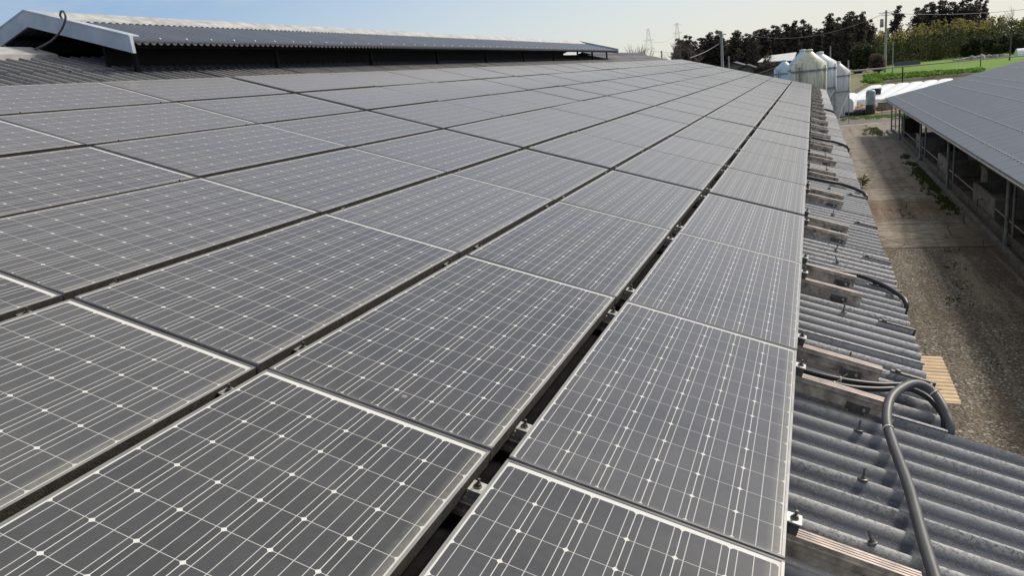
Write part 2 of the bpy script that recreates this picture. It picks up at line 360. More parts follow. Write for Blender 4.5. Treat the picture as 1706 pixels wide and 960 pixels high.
ground_sheet('concrete_strip', [(-8, 65.2), (4.8, 65.2), (4.8, 65.75), (-8, 65.75)], GZ+.012, M['pole'])
q = NT('bright_green_field'); p = q.pos(); rows = q.n('ShaderNodeTexWave', bands_direction='X'); rows.inputs['Scale'].default_value = .45; rows.inputs['Distortion'].default_value = 1.2; q.l(p, rows.inputs[0])
n1 = q.noise(p, .08, 4); col = q.mix(q.ramp(n1, .3, .7), (.085, .175, .022), (.13, .245, .03)); col = q.mix(q.ramp(rows.outputs[0], .3, .9, 0, .22), col, (.12, .17, .04))
q.set(col=col, rough=.9, spec=.15); q.bump(q.noise(p, 2, 4), .5, .2); M['field'] = q.m
def gp(x, y): v = gnd(x, y, GZ); return (v.x, v.y)
ground_sheet('green_field', [gp(1462, 121), gp(1487, 108.5), gp(1540, 98.5), gp(1620, 91), gp(1706, 83), gp(1790, 75), gp(1830, 96), gp(1706, 116), gp(1620, 124), gp(1540, 130), gp(1470, 131)], GZ+.02, M['field'])
ground_sheet('weedy_ground', [gp(1396, 160), gp(1400, 118), gp(1455, 116), gp(1448, 136), gp(1420, 153)], GZ+.02, simple('weedy_brown_ground', (.16, .145, .075), .95, 0, .3, .5, .3, dark=(.075, .09, .03)))
ground_sheet('chip_ground', [(3.2, 74.6), (3.2, 91), (20, 91), (20, 80), (9, 79)], GZ+.01, M['straw'])

# ------------------------------------------------------------------ corrugated sheets
PITCH = .13
CREST_W = {}
def corr_course(mb, tones, a0, a1, b0, b1, tf, crest, n_hi, n_lo, amp=.0195, seg=8, waves=6, jit=.012, thick=.007, back=False, PITCH=PITCH, amod=None, pw=1.55, jz=1.0):
    """sheets side by side; a0 = upper end, a1 = lower end; tf(a,b,n)->xyz"""
    b = b0; A1 = a1
    while b < b1-1e-6:
        e = min(b+PITCH*waves, b1); ns = max(2, int(round((e-b)/PITCH*seg))+1)
        bb = np.linspace(b, e, ns); ja = R_.uniform(-jit, jit); jn = R_.uniform(0, .003)*jz; jt = R_.uniform(-.002, .002)*jz
        t = R_.random(); a1 = A1 if amod is None else amod(b)
        rows_ = []
        for a, n0 in ((a0, n_hi), (a1+ja, n_lo)):
            wv = 2*((.5+.5*np.cos(2*np.pi*(bb-crest)/PITCH))**pw-1)
            nn = n0 + jn + jt*np.linspace(-1, 1, ns) + amp*wv
            rows_.append([tf(a, y, z) for y, z in zip(bb, nn)])
        nlo = n_lo + jn + jt*np.linspace(-1, 1, ns) + amp*wv - thick
        rows_.append([tf(a1+ja, y, z) for y, z in zip(bb, nlo)])
        if back: rows_.append([tf(a0, y, z-thick) for y, z in zip(bb, nlo+(n_hi-n_lo)+thick)])
        P = np.array(rows_); k0 = len(mb.v); cw = (.5+.5*np.cos(2*np.pi*(bb-crest)/PITCH)).tolist()
        mb.grid(P[:2]); mb.grid(P[1:3], smooth=False)
        if back: mb.grid(P[2:4])
        CREST_W.setdefault(id(tones), []).extend(cw*((len(mb.v)-k0)//ns))
        tones += [t]*(len(mb.v)-k0)
        b = e
def tone_attr(o, tones):
    at_ = o.data.attributes.new('tone', 'FLOAT', 'POINT'); at_.data.foreach_set('value', tones)
    at_ = o.data.attributes.new('crest', 'FLOAT', 'POINT'); at_.data.foreach_set('value', CREST_W.pop(id(tones)))

# ------------------------------------------------------------------ the barn whose roof carries the panels
barn = empty('barn', (-7.6, 16, GZ), 'long barn with weathered corrugated slate roof under the solar panels', 'barn')
mb = MB(); tones = []
CREST, RIDGE_A = 0.94, -7.93
courses = [(-.62, .655), (-2.22, -.50), (-3.82, -2.10), (-5.42, -3.70), (-6.95, -5.30), (-7.60, -6.85)]
B0, B1 = -3.35, 35.35
for i, (u, l_) in enumerate(courses):
    corr_course(mb, tones, u, l_, B0+(1.45-B0) % .78, B1, rp, CREST, -.130, -.120, seg=10 if i in (0, 1, 5) else 8, back=(i == 0), amod=(lambda b: 1.75 if b < 1.40 else .655) if i == 0 else None)
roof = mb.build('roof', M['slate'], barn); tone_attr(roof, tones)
def rpl(a, b, n):      # the far slope, mirrored about the ridge
    x, y, z = rp(a, b, n); return (2*XR-x, y, z)
XR = -7.60
mb = MB(); tones = []
for u, l_ in courses[::-1]: corr_course(mb, tones, u, l_, B0, B1, rpl, CREST, -.128, -.120, seg=6)
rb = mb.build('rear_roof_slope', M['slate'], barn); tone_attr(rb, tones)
# walls, purlins, fascia under the eave
mb = MB(); mb.box(.05, .15, B0+.4, B1-.3, GZ, -.42); mb.box(-15.4, -15.3, B0+.4, B1-.3, GZ, -.42)
wl = mb.build('wall', M['wall'], barn)
for yy in (B0+.35, B1-.35):
    mb = MB(); mb.add([(.15, yy, GZ), (.15, yy, -.42), (XR, yy, 1.9), (-15.4, yy, -.42), (-15.4, yy, GZ)], [(0, 1, 2, 3, 4)]); mb.build('gable_wall', M['wall'], barn)
for k in range(6):
    mb = MB(); a = .28-1.5*k; mb.box(a-.03, a+.03, B0+.1, B1-.1, -.25, -.168, rp); mb.build('purlin', M['darkwood'], barn)
# ridge vent (monitor)
X0m, X1m, Y0m, Y1m = -8.90, -6.28, 4.28, 25.4
ZA, ZE = 2.52, 2.115; SLm = (ZA-ZE)/(X1m-XR)
def mon(side):
    def tf(a, b, n): return (XR + side*a, b, ZA - .02 - a*SLm + n)
    return tf
vent = []
for side, nm in ((1, 'vent_roof'), (-1, 'vent_roof')):
    mb = MB(); tones = []
    corr_course(mb, tones, .02, 1.33, Y0m+.03, Y1m, mon(side), CREST, 0, 0, amp=.016, seg=10, waves=8, jit=.004, back=True, PITCH=.097)
    o = mb.build(nm, M['metalroof'], barn); tone_attr(o, tones)
mb = MB()      # ridge cap of the vent with scalloped skirts
for side in (1, -1):
    ys = np.linspace(Y0m-.01, Y1m+.02, 700)
    def nn(y): return .012 + .012*(np.cos(2*np.pi*(y-CREST)/.097)-1)*0.8
    r0 = [(XR, y, ZA+.035) for y in ys]; r1 = [(XR+side*.17, y, ZA-.02-.17*SLm+.018) for y in ys]; r2 = [(XR+side*.235, y, ZA-.02-.235*SLm+.012+nn(y)-.012) for y in ys]
    mb.grid(np.array([r0, r1, r2]), smooth=False)
mb.build('vent_ridge_cap', M['cap'], barn)
for side in (1, -1):          # barge boards on both gables of the vent
    for yb, yf in ((Y0m-.03, Y0m), (Y1m, Y1m+.03)):
        mb = MB(); w_ = 1.345
        tz = lambda a: ZA + .035 - a*SLm
        prof = [(0, tz(0)), (w_, tz(w_)), (w_, tz(w_)-.165), (0, tz(0)-.165)]
        mb.prism(prof, lambda u, v, t, side=side, yb=yb, yf=yf: (XR+side*u, yf if t else yb, v))
        mb.prism([(0, tz(0)+.004), (w_+.01, tz(w_+.01)+.004), (w_+.01, tz(w_)-.012), (0, tz(0)-.012)], lambda u, v, t, side=side, yb=yb: (XR+side*u, yb-.004+(.13 if t else 0), v+.004))
        mb.box(XR+side*w_ if side > 0 else XR-w_-.02, XR+side*w_+.02 if side > 0 else XR-w_, yb-.006, yb+.035, tz(w_)-.17, tz(w_)-.006)
        mb.build('barge_board', M['white_metal'], barn)
mb = MB()
for side in (1, -1):
    for a in (.35, .80, 1.14):
        mb.box(XR+side*a-.025, XR+side*a+.025, Y0m+.05, Y1m-.02, ZA-.10-a*SLm-.02, ZA-.075-a*SLm)
mb.build('vent_purlin', M['dark'], barn)
for k, y in enumerate([4.55, 6.9, 9.3, 11.7, 14.1, 16.5, 18.9, 21.3, 23.0, 24.9]):
    for side in (1, -1):
        mb = MB(); x = XR+side*1.06; zr = (.3*7.6-.125)-abs(x-XR)*.3
        mb.box(x-.022, x+.022, y-.022, y+.022, zr-.05, ZA-.09-1.06*SLm)
        mb.build('vent_post', M['dark'], barn)
mb = MB(); mb.box(XR+.80, XR+.83, Y0m+.12, 20.6, 1.85, ZA-.30); mb.box(XR-.83, XR-.80, Y0m+.12, 20.6, 1.85, ZA-.30); mb.build('vent_shade_sheet', M['dark'], barn)  # black sheets added inside the vent so its opening reads as deep shade
for ya, yb in ((B0, Y0m-.05), (Y1m+.2, B1)):       # metal flashing along the main ridge, in front of and behind the vent
    mb = MB()
    mb.add([(XR-.36, ya, 2.07), (XR, ya, 2.185), (XR+.36, ya, 2.07), (XR+.36, yb, 2.07), (XR, yb, 2.185), (XR-.36, yb, 2.07)], [(0, 1, 4, 5), (1, 2, 3, 4)])
    mb.add([(XR+.36, ya, 2.07), (XR+.36, ya, 1.99), (XR+.36, yb, 1.99), (XR+.36, yb, 2.07)], [(0, 1, 2, 3)])
    for e in (ya, yb): mb.add([(XR-.36, e, 2.07), (XR, e, 2.185), (XR+.36, e, 2.07), (XR+.36, e, 1.99), (XR-.36, e, 1.99)], [(0, 1, 2, 3, 4)])
    mb.build('ridge_cap', M['cap'] if ya < 0 else M['slate'], barn)
# screws of the vent roof
mb = MB()
for side in (1,):
    for a in (.26, 1.18):
        y = CREST-round((CREST-Y0m)/.097)*.097+.194
        k = 0
        while y < Y1m-.05:
            if (k % 4 == 0):
                X, Z = XR+side*a, ZA-.02-a*SLm
                for sx, sy in ((0, 0),): mb.lathe([(.0145, Z-.002), (.013, Z+.009), (.0, Z+.014)], X, y, 6)
            y += .097; k += 1
o = mb.build('roof_screw', M['pale'], barn); o['kind'] = 'stuff'

# hook bolts standing on the slate crests along the eave purlin
def crest_near(b): return CREST + round((b-CREST)/PITCH)*PITCH
hb = None
bolt_b = [.36, .75, 1.14, 1.92, 2.70, 3.09, 3.87, 4.26, 5.04, 5.69, 6.47, 7.25, 8.03, 8.81, 9.6, 10.4, 11.5, 12.6, 13.8, 15.2, 16.8, 18.5]
def hook_bolt():
    mb = MB(); mb.lathe([(0, .003), (.017, .002), (.019, 0), (.017, -.004)], 0, 0, 14); mb.lathe([(.009, .002), (.009, .008), (0, .008)], 0, 0, 6, smooth=False)
    mb.tube([(0, 0, 0), (-.002, .001, .042)], .0042, 8); return mb.mesh('roof_bolt', M['bolt'])
hbm = hook_bolt()
for b in bolt_b:
    cb = crest_near(b); o = bpy.data.objects.new('roof_bolt', hbm); link(o); o.parent = barn
    o.location = Vector(rp(.28 + R_.uniform(-.008, .008), cb, -.123)) - barn.location; o.rotation_euler = (R_.uniform(-.1, .1), TH+R_.uniform(-.12, .12), R_.uniform(0, 3))
# flat strap brackets hooking over the slate edge
mb = MB()
mb.box(-.13, .07, -.011, .011, .0, .005); mb.box(.062, .07, -.011, .011, -.05, .005); mb.lathe([(.013, .005), (.013, .015), (0, .015)], -.10, 0, 6, smooth=False)
sm_ = mb.mesh('edge_strap', M['bolt'])
for b in (1.92, 2.70, 3.50, 4.26, 5.6, 7.2):
    o = bpy.data.objects.new('edge_strap', sm_); link(o); o.parent = barn
    o.location = Vector(rp(.60, crest_near(b), -.118)) - barn.location; o.rotation_euler = (0, TH, 0)

# ------------------------------------------------------------------ solar panels
U = 12.374*c; MW = 6.2*c; ML = 12.285*c; FH = .046
col_hi = [-.0, -6.627*c, -13.134*c, -19.675*c, -26.16*c, -32.70*c, -39.24*c]     # low (eave side) edge of each column
def seam_b(k): return (k*12.374 + .45*sum(1 for s in (3, 7, 11, 15, 19) if k >= s))*c
mb = MB()
t_ = .0085
for x0, x1, y0, y1 in ((0, MW, 0, t_), (0, MW, ML-t_, ML), (0, t_, t_, ML-t_), (MW-t_, MW, t_, ML-t_)):
    mb.add([(x0, y0, 0), (x1, y0, 0), (x1, y1, 0), (x0, y1, 0)], [(0, 1, 2, 3)], 2 if x1-x0 > .1 else 0)
mb.add([(t_, t_, 0), (MW-t_, t_, 0), (MW-t_, ML-t_, 0), (t_, ML-t_, 0), (t_, t_, -.003), (MW-t_, t_, -.003), (MW-t_, ML-t_, -.003), (t_, ML-t_, -.003)], [(0, 4, 5, 1), (1, 5, 6, 2), (2, 6, 7, 3), (3, 7, 4, 0)], 0)
V4 = [(0, 0), (MW, 0), (MW, ML), (0, ML)]
for i in range(4):
    (xa, ya), (xb, yb) = V4[i], V4[(i+1) % 4]
    mi = 1 if i in (1,) else 0
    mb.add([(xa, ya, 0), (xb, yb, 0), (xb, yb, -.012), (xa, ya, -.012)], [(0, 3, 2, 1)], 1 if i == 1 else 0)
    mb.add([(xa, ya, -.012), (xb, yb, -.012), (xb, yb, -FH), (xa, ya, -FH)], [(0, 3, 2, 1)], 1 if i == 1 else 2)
mb.add([(0, 0, -FH), (MW, 0, -FH), (MW, ML, -FH), (0, ML, -FH)], [(0, 3, 2, 1)], 1)
frame_me = mb.mesh('frame', [M['frame'], M['frame_side'], M['frame_end']])
mb = MB(); mb.add([(t_-.001, t_-.001, -.0022), (MW-t_+.001, t_-.001, -.0022), (MW-t_+.001, ML-t_+.001, -.0022), (t_-.001, ML-t_+.001, -.0022)], [(0, 1, 2, 3)])
glass_me = mb.mesh('glass', M['glass'])
ORD = ['lowest', 'second', 'third', 'fourth', 'fifth', 'sixth', 'topmost']
NUM = ['zeroth', 'first', 'second', 'third', 'fourth', 'fifth', 'sixth', 'seventh', 'eighth', 'ninth', 'tenth', 'eleventh', 'twelfth', 'thirteenth', 'fourteenth', 'fifteenth', 'sixteenth', 'seventeenth', 'eighteenth', 'nineteenth', 'twentieth', 'twenty-first', 'twenty-second', 'twenty-third', 'twenty-fourth']
for i in range(7):
    for k in range(-2, 22):
        if i == 0 or i == 6: side = 'eave' if i == 0 else 'ridge'
        n_ = k+3; far = 22-k
        cl = 'column along the eave' if i == 0 else 'topmost column below the ridge' if i == 6 else '%s column up from the eave' % NUM[i+1]
        if far <= 3: lab = ['', 'dusty solar panel at far end of %s', 'dusty solar panel next to last in %s', 'dusty solar panel third from far end of %s'][far] % cl
        else: lab = 'solar panel %s from the near end in the %s' % (NUM[n_], cl)
        a = col_hi[i]-MW
        root = empty('solar_panel', rp(a + R_.uniform(-.003, .003), seam_b(k)+R_.uniform(-.002, .002), R_.uniform(-.002, .002)), lab, 'solar panel', 'solar panels covering the barn roof')
        root.rotation_euler = (R_.gauss(0, .0016), TH+R_.gauss(0, .0022), 0)
        for nm, me in (('frame', frame_me), ('glass', glass_me)):
            o = bpy.data.objects.new(nm, me); link(o); o.parent = root

# ------------------------------------------------------------------ mounting rails
RL0, RL1 = -46.2*c, .375
RT, RB, RW = -FH-.001, -FH-.072, .046
# grooved profile (b, n)
h = RW/2
prof = [(-h, RB), (-h, RB+.022), (-h+.009, RB+.024), (-h+.009, RB+.046), (-h-.003, RB+.050), (-h-.003, RB+.054), (-h, RB+.056), (-h, RT)]
top = []
for x in (-.012, 0, .012): top += [(x-.0021, RT), (x-.0021, RT-.006), (x+.0021, RT-.006), (x+.0021, RT)]
prof = prof + top + [(h, RT), (h, RB)]
def rail_mesh(x1):
    mb = MB(); n = len(prof)
    vs = [(RL0, u, v) for u, v in prof] + [(x1, u, v) for u, v in prof]
    for i in range(n):
        j = (i+1) % n; side = prof[i][1] < RT-.010 and prof[j][1] <= RT and abs(prof[i][0]) > h-.007
        mb.add([vs[i], vs[j], vs[n+j], vs[n+i]], [(0, 3, 2, 1)], 1 if (i < 7 or i >= n-2) else 0)
    mb.add(vs[n:], [tuple(range(n))], 1); mb.add(vs[:n], [tuple(range(n))[::-1]], 1)
    return mb.mesh('rail_bar', [M['rail'], M['rail_side']])
rails = [rail_mesh(RL1+d) for d in (0, -.02, .018)]
mb = MB(); mb.box(-.019, .019, -.022, .022, RT+.001, -.020); mb.box(-.0205, .0205, -.025, .025, -.0199, -.0165); clamp_me = mb.mesh('clamp', M['steel'])
mb = MB(); mb.box(.0, .034, -.022, .022, RT+.001, -.010, mi=1); mb.box(-.004, .038, -.025, .025, -.0095, -.005); end_me = mb.mesh('clamp', [M['steel'], M['black']])
mb = MB(); mb.lathe([(.0125, 0), (.0125, .003), (.0, .003)], 0, 0, 12); mb.lathe([(.0085, .003), (.0085, .012), (0, .012)], 0, 0, 6, smooth=False); mb.tube([(0, 0, .0), (0, 0, .026)], .0042, 8); bolt_me = mb.mesh('bolt', M['bolt'])
mb = MB(); mb.box(-.048, .048, -.029, -.0225, RB-.004, RB+.026); mb.box(-.03, .03, -.029, .026, RB-.014, RB-.001); foot_me = mb.mesh('foot_bracket', M['black'])
mb = MB(); mb.tube([(0, -.036, RB+.012), (0, -.029, RB+.012)], .007, 6, smooth=False); fb_me = mb.mesh('bolt', M['steel'])
rail_bs = []
for k in range(-1, 23):
    s = seam_b(k)
    for sg in (-1, 1):
        if k == 22 and sg > 0: continue
        rail_bs.append((k, sg, s+sg*.185+(.02 if sg < 0 else .025)))
gap_a = [0]+[(col_hi[i]+(col_hi[i-1]-MW))/2 for i in range(1, 7)]
for k, sg, b in rail_bs:
    lab = 'aluminium mounting rail on the %s side of panel seam %s from the near end' % ('near' if sg < 0 else 'far', NUM[k+3] if k+3 < 25 else 'last')
    if k == 22: lab = 'aluminium mounting rail at the far end of the panel array'
    root = empty('mounting_rail', rp(0, b, 0), lab, 'mounting rail', 'grooved rails under the solar panels'); root.rotation_euler = (0, TH, 0)
    def ch(nm, me, loc, par=root, rz=0):
        o = bpy.data.objects.new(nm, me); link(o); o.parent = par; o.location = loc; o.rotation_euler = (0, 0, rz); return o
    ch('rail_bar', rails[R_.randrange(3)], (0, 0, 0))
    for i in range(7 if k < 9 else 1):
        cl = ch('clamp', end_me if i == 0 else clamp_me, (gap_a[i]+(.003 if i == 0 else 0), 0, 0))
        bo = ch('bolt', bolt_me, ((.017 if i == 0 else 0), 0, -.005 if i == 0 else -.0165), cl)
    if k < 9:
        ft = ch('foot_bracket', foot_me, (.27+R_.uniform(-.02, .03), 0, 0)); ch('bolt', fb_me, (.025, 0, 0), ft)
    else: ch('foot_bracket', foot_me, (.27, 0, 0))

# flat black strips added on the slate as shade in the gaps between panel columns
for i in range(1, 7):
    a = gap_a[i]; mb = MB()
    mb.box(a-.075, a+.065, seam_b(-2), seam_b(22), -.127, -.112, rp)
    mb.thing('gap_shade_strip', M['gap_shade'], rp(a, seam_b(-2), -.12), 'flat black shade strip added under the %s gap between panel columns up from the eave' % NUM[i], 'cable', 'black shade strips added under the panel gaps')
# ------------------------------------------------------------------ flexible conduits on the slate
def smooth_path(pts, n=14):
    P = [Vector(p) for p in pts]; P = [P[0]*2-P[1]] + P + [P[-1]*2-P[-2]]; out = []
    for i in range(1, len(P)-2):
        for j in range(n):
            t = j/n; out.append(.5*((2*P[i]) + (P[i+1]-P[i-1])*t + (2*P[i-1]-5*P[i]+4*P[i+1]-P[i+2])*t*t + (-P[i-1]+3*P[i]-3*P[i+1]+P[i+2])*t**3))
    out.append(P[-2]); return out
def resample(pts, step):
    out = [pts[0]]; acc = 0
    for p0, p1 in zip(pts[:-1], pts[1:]):
        L = (p1-p0).length; d = step-acc
        while d <= L: out.append(p0.lerp(p1, d/L)); d += step
        acc = L-(d-step)
    return out
def conduit(rpts, r, mat, label, ties=(), rib=True, group=None):
    pts = smooth_path([rp(*p) for p in rpts])
    if rib: pts = resample(pts, r*.28)
    base = pts[0]
    root = empty('flexible_conduit', base, label, 'conduit', group)
    mb = MB(); mb.tube(pts, r, 12 if rib else 8, rf=(lambda i: r*(1.0 if i % 2 else .90)) if rib else None); mb.build('hose', mat, root)
    for f in ties:
        i = min(len(pts)-3, max(2, int(f*len(pts)))); t = (pts[i+1]-pts[i-1]).normalized(); mb = MB()
        mb.tube([pts[i]-t*.003, pts[i]+t*.003], r*1.09, 12)
        s_ = Vector((.3, -.4, .8)).normalized(); mb.tube([pts[i]+s_*r, pts[i]+s_*(r+.03)+t*.015], .0016, 5)
        mb.build('cable_tie', M['tie'], root)
    return root
conduit([(.455, -.10, -.098), (.44, .22, -.095), (.425, .50, -.092), (.415, .80, -.090), (.39, 1.08, -.086), (.375, 1.26, -.068), (.40, 1.44, -.035), (.49, 1.60, -.015), (.575, 1.63, -.030), (.635, 1.54, -.075), (.665, 1.47, -.15), (.67, 1.45, -.40)], .0195, M['conduit'],
        'thick grey ribbed conduit looping over the eave beside the nearest rails', (.56, .80))
conduit([(-.15, 1.62, -.10), (.0, 1.585, -.093), (.12, 1.575, -.088), (.25, 1.60, -.086), (.38, 1.66, -.084), (.48, 1.73, -.082), (.56, 1.73, -.080), (.62, 1.66, -.10), (.66, 1.56, -.16), (.655, 1.5, -.4)], .0130, M['conduit_dark'],
        'upper thin black conduit running out between the two rails by the loop', (.30, .55))
conduit([(-.15, 1.55, -.105), (.0, 1.525, -.098), (.12, 1.52, -.093), (.25, 1.54, -.090), (.36, 1.60, -.088), (.44, 1.66, -.085), (.52, 1.68, -.070), (.60, 1.62, -.08), (.65, 1.53, -.14), (.65, 1.47, -.4)], .0130, M['conduit_dark'],
        'lower thin black conduit running out between the two rails by the loop', (.28,))
def side_hose(b, lab, r=.0145):
    conduit([(-.12, b+.06, -.10), (.05, b+.07, -.088), (.22, b+.09, -.086), (.38, b+.14, -.088), (.50, b+.10, -.090), (.60, b+.0, -.095), (.66, b-.12, -.105), (.675, b-.17, -.16), (.67, b-.18, -.40)], r, M['conduit_dark'], lab, ())
side_hose(3.42, 'black conduit curving over the slate edge beyond the second pair of rails', .0155)
side_hose(7.45, 'black conduit curving over the slate edge midway along the eave', .019)
side_hose(12.2, 'black conduit curving over the slate edge past the middle of the eave', .022)
side_hose(20.6, 'black conduit curving over the slate edge near the far end of the eave', .026)
# loose cable looping off the vent gable
mb = MB(); pts = smooth_path([(-7.93, 4.19, 2.24), (-7.86, 4.17, 2.185), (-7.77, 4.17, 2.155), (-7.52, 4.15, 2.135), (-7.22, 4.17, 2.20), (-7.05, 4.18, 2.29), (-6.965, 4.19, 2.39), (-6.975, 4.20, 2.45), (-7.03, 4.22, 2.47), (-7.085, 4.24, 2.44), (-7.09, 4.26, 2.40)], 8)
mb.tube(pts, .011, 8); mb.thing('cable', M['conduit'], pts[0], 'thin grey cable looping up beside the vent gable', 'cable')

# ------------------------------------------------------------------ tan corrugated sheets below the eave
def tan_sheet(x0, x1, y0, y1, z, lab):
    mb = MB(); p_ = .070; n = int((y1-y0)/p_*8); ys = np.linspace(y0, y1, n+1)
    zz = z + .009*np.cos(2*np.pi*ys/p_)
    mb.grid(np.array([[(x0, y, k+.03) for y, k in zip(ys, zz)], [(x1, y, k) for y, k in zip(ys, zz)]]))
    mb.grid(np.array([[(x1, y, k) for y, k in zip(ys, zz)], [(x1, y, k-.004) for y, k in zip(ys, zz)]]), smooth=False)
    o = mb.build('sheet', M['tan'], None)
    root = empty('awning', ((x0+x1)/2, (y0+y1)/2, z), lab, 'awning', 'tan corrugated awnings under the eave'); o.parent = root; o.location = -root.location
    for y in (y0+.15, y1-.15):
        mb = MB(); mb.box(.15, x1-.05, y-.02, y+.02, z-.05, z-.012); mb.build('batten', M['darkwood'], root)
tan_sheet(.12, 1.030, 3.79, 4.74, -1.2, 'tan corrugated plastic awning jutting out below the eave, wider one')
tan_sheet(.12, .905, 2.6, 3.76, -1.22, 'tan corrugated plastic awning below the eave, narrower nearer one')
tan_sheet(.12, .850, 4.77, 5.6, -1.215, 'tan corrugated plastic awning below the eave, barely showing farther one')

# ------------------------------------------------------------------ cow barn on the right
cow = empty('cow_barn', (8, 30, GZ), 'open sided cow barn with a grey ribbed roof across the yard', 'barn')
EX, EZ, CY0, CY1 = 4.72, -2.2, 6.0, 58.2
PC = .205; CC, SC = math.cos(math.atan(PC)), math.sin(math.atan(PC))
def cr_(side=1):
    def tf(a, b, n): return (EX + a*CC - n*SC, b, EZ + a*SC + n*CC)
    return tf
mb = MB(); tones = []
for i in range(8):
    a1 = -.06+1.72*i; a0 = a1+1.80
    corr_course(mb, tones, a0, a1, CY0, CY1, cr_(), CREST, .025, .028, amp=.010, seg=5, waves=8, jit=0, thick=.001, jz=0)
o = mb.build('roof', M['metalroof'], cow); tone_attr(o, tones)
mb = MB()
y = CY0+.2
rows_a = [.5, 1.66, 3.4, 4.4, 5.12, 6.84, 8.0, 8.56, 10.3, 11.6]
for a in rows_a:
    y = crest_near(CY0+.3)
    while y < CY1-.1:
        p = cr_()(a, y, .034); mb.lathe([(.030, p[2]-.004), (.026, p[2]+.012), (0, p[2]+.016)], p[0], p[1], 5); y += PITCH*3
o = mb.build('roof_screw', M['pale'], cow); o['kind'] = 'stuff'
mb = MB()     # half-round gutter
ys = [CY0, CY1]
for i in range(8):
    t0, t1 = math.pi*i/8, math.pi*(i+1)/8; r = .065
    f = lambda t: (EX-.075-r*math.cos(t), EZ-.045-r*math.sin(t))
    (xa, za), (xb, zb) = f(t0), f(t1)
    mb.add([(xa, CY0, za), (xb, CY0, zb), (xb, CY1, zb), (xa, CY1, za)], [(0, 1, 2, 3)])
mb.box(EX-.145, EX-.135, CY0, CY1, EZ-.045, EZ-.03); mb.build('gutter', simple('weathered_gutter', (.30, .30, .28), .55, .1, .2, 3), cow)
mb = MB(); mb.box(EX+.02, EX+.06, CY0, CY1, EZ-.16, EZ-.03); mb.build('fascia', M['post'], cow)
for a in (.35, 1.5, 3.0, 4.5, 6.0, 7.5, 9.0, 10.5, 12.0):
    mb = MB(); mb.box(a-.03, a+.03, CY0+.05, CY1-.05, -.09, -.03, cr_()); mb.build('purlin', M['darkwood'], cow)
post_y = [12.4, 22.64, 33.1, 41.9, 52.5, 57.8]
for y in post_y:
    mb = MB(); x = 5.1; zt = EZ+(x-EX)*PC-.06
    mb.tube([(x, y, GZ), (x, y, zt-.35), (x-.05, y, zt-.15), (x-.12, y, zt-.02)], .055, 10); mb.tube([(x, y, GZ), (x, y, GZ+.25)], .075, 10); mb.build('post', M['post'], cow)
    mb = MB(); x2 = 5.42; mb.tube([(x2, y+.75, GZ), (x2, y+.75, EZ+(x2-EX)*PC-.06)], .042, 8); mb.build('post', M['post'], cow)
    mb = MB(); mb.box(5.1, 14.5, y-.04, y+.04, -.01, .09, lambda X, Y, Z: (X, Y, EZ-.22+Z+(X-EX)*PC)); mb.build('rafter', M['darkwood'], cow)
for y in (16.0, 19.3, 26.2, 29.6, 36.0, 39.0, 45.2, 48.8, 55.2):
    mb = MB(); mb.tube([(6.9, y, GZ), (6.9, y, EZ+(6.9-EX)*PC-.1)], .05, 6); mb.build('post', M['post'], cow)
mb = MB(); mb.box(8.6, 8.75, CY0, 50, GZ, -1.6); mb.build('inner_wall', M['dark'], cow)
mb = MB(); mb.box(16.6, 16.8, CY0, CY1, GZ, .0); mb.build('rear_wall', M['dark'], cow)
mb = MB(); mb.box(5.35, 16.6, CY0, CY1-.3, GZ+.01, GZ+.06); mb.build('barn_floor', simple('barn_floor_muck', (.10, .075, .05), .95, 0, .4, 1.5, .3), cow)
mb = MB(); mb.box(4.84, 4.98, CY0, CY1+.3, GZ, GZ+.13); mb.box(5.22, 5.34, CY0, CY1, GZ, GZ+.16); mb.build('kerb', M['kerb'], cow)
for z in (GZ+.95, GZ+.5):
    mb = MB(); mb.tube([(6.9, CY0, z), (6.9, CY1-.4, z)], .028, 6); mb.build('feed_rail', M['post'], cow)
mb = MB(); mb.tube([(5.45, CY0, GZ+.42), (5.45, CY1-.5, GZ+.42)], .022, 6); mb.build('water_pipe', M['pole'], cow)
# timber above the feed rail and end rails
mb = MB(); mb.tube([(5.1, 57.8, GZ+.9), (16, 57.8, GZ+.9)], .03, 6); mb.tube([(5.1, 57.8, GZ+.4), (16, 57.8, GZ+.4)], .03, 6); mb.build('end_rail', M['post'], cow)
# concrete troughs
def trough(y0, y1, x0, x1, hz, lab, k):
    root = empty('concrete_trough', ((x0+x1)/2, (y0+y1)/2, GZ+.06), lab, 'trough', 'concrete boxes inside the cow barn')
    mb = MB(); t = .09; z0, z1 = GZ+.06, GZ+.06+hz
    mb.box(x0, x0+t, y0, y1, z0, z1); mb.box(x1-t, x1, y0, y1, z0, z1); mb.box(x0+t+.001, x1-t-.001, y0, y0+t, z0, z1-.004); mb.box(x0+t+.001, x1-t-.001, y1-t, y1, z0, z1-.004)
    mb.box(x0+t, x1-t, y0+t, y1-t, z0, z0+.25); mb.build('basin', M['concrete'], root)
    mb = MB(); mb.tube([(x0-.01, (y0+y1)/2, z0+hz*.55), (x0-.16, (y0+y1)/2, z0+hz*.55), (x0-.16, (y0+y1)/2, z0+hz*.2)], .018, 6); mb.build('tap', M['rust'], root)
trough(25.9, 29.6, 5.42, 6.75, .66, 'pale concrete box trough behind the nearest visible post of the cow barn', 0)
trough(35.2, 38.3, 5.42, 6.7, .72, 'concrete box trough in the cow barn, second from the near end', 1)
trough(44.6, 47.4, 5.5, 6.8, .78, 'concrete box trough in the cow barn, third from the near end', 2)
mb = MB(); mb.box(6.0, 8.3, 30.4, 31.6, GZ+.06, GZ+1.0); mb.box(5.95, 8.35, 30.35, 31.65, GZ+1.001, GZ+1.06)
mb.thing('concrete_block', M['concrete'], (7.1, 31, GZ+.06), 'low concrete stall wall with a flat cap behind the nearest trough', 'block')
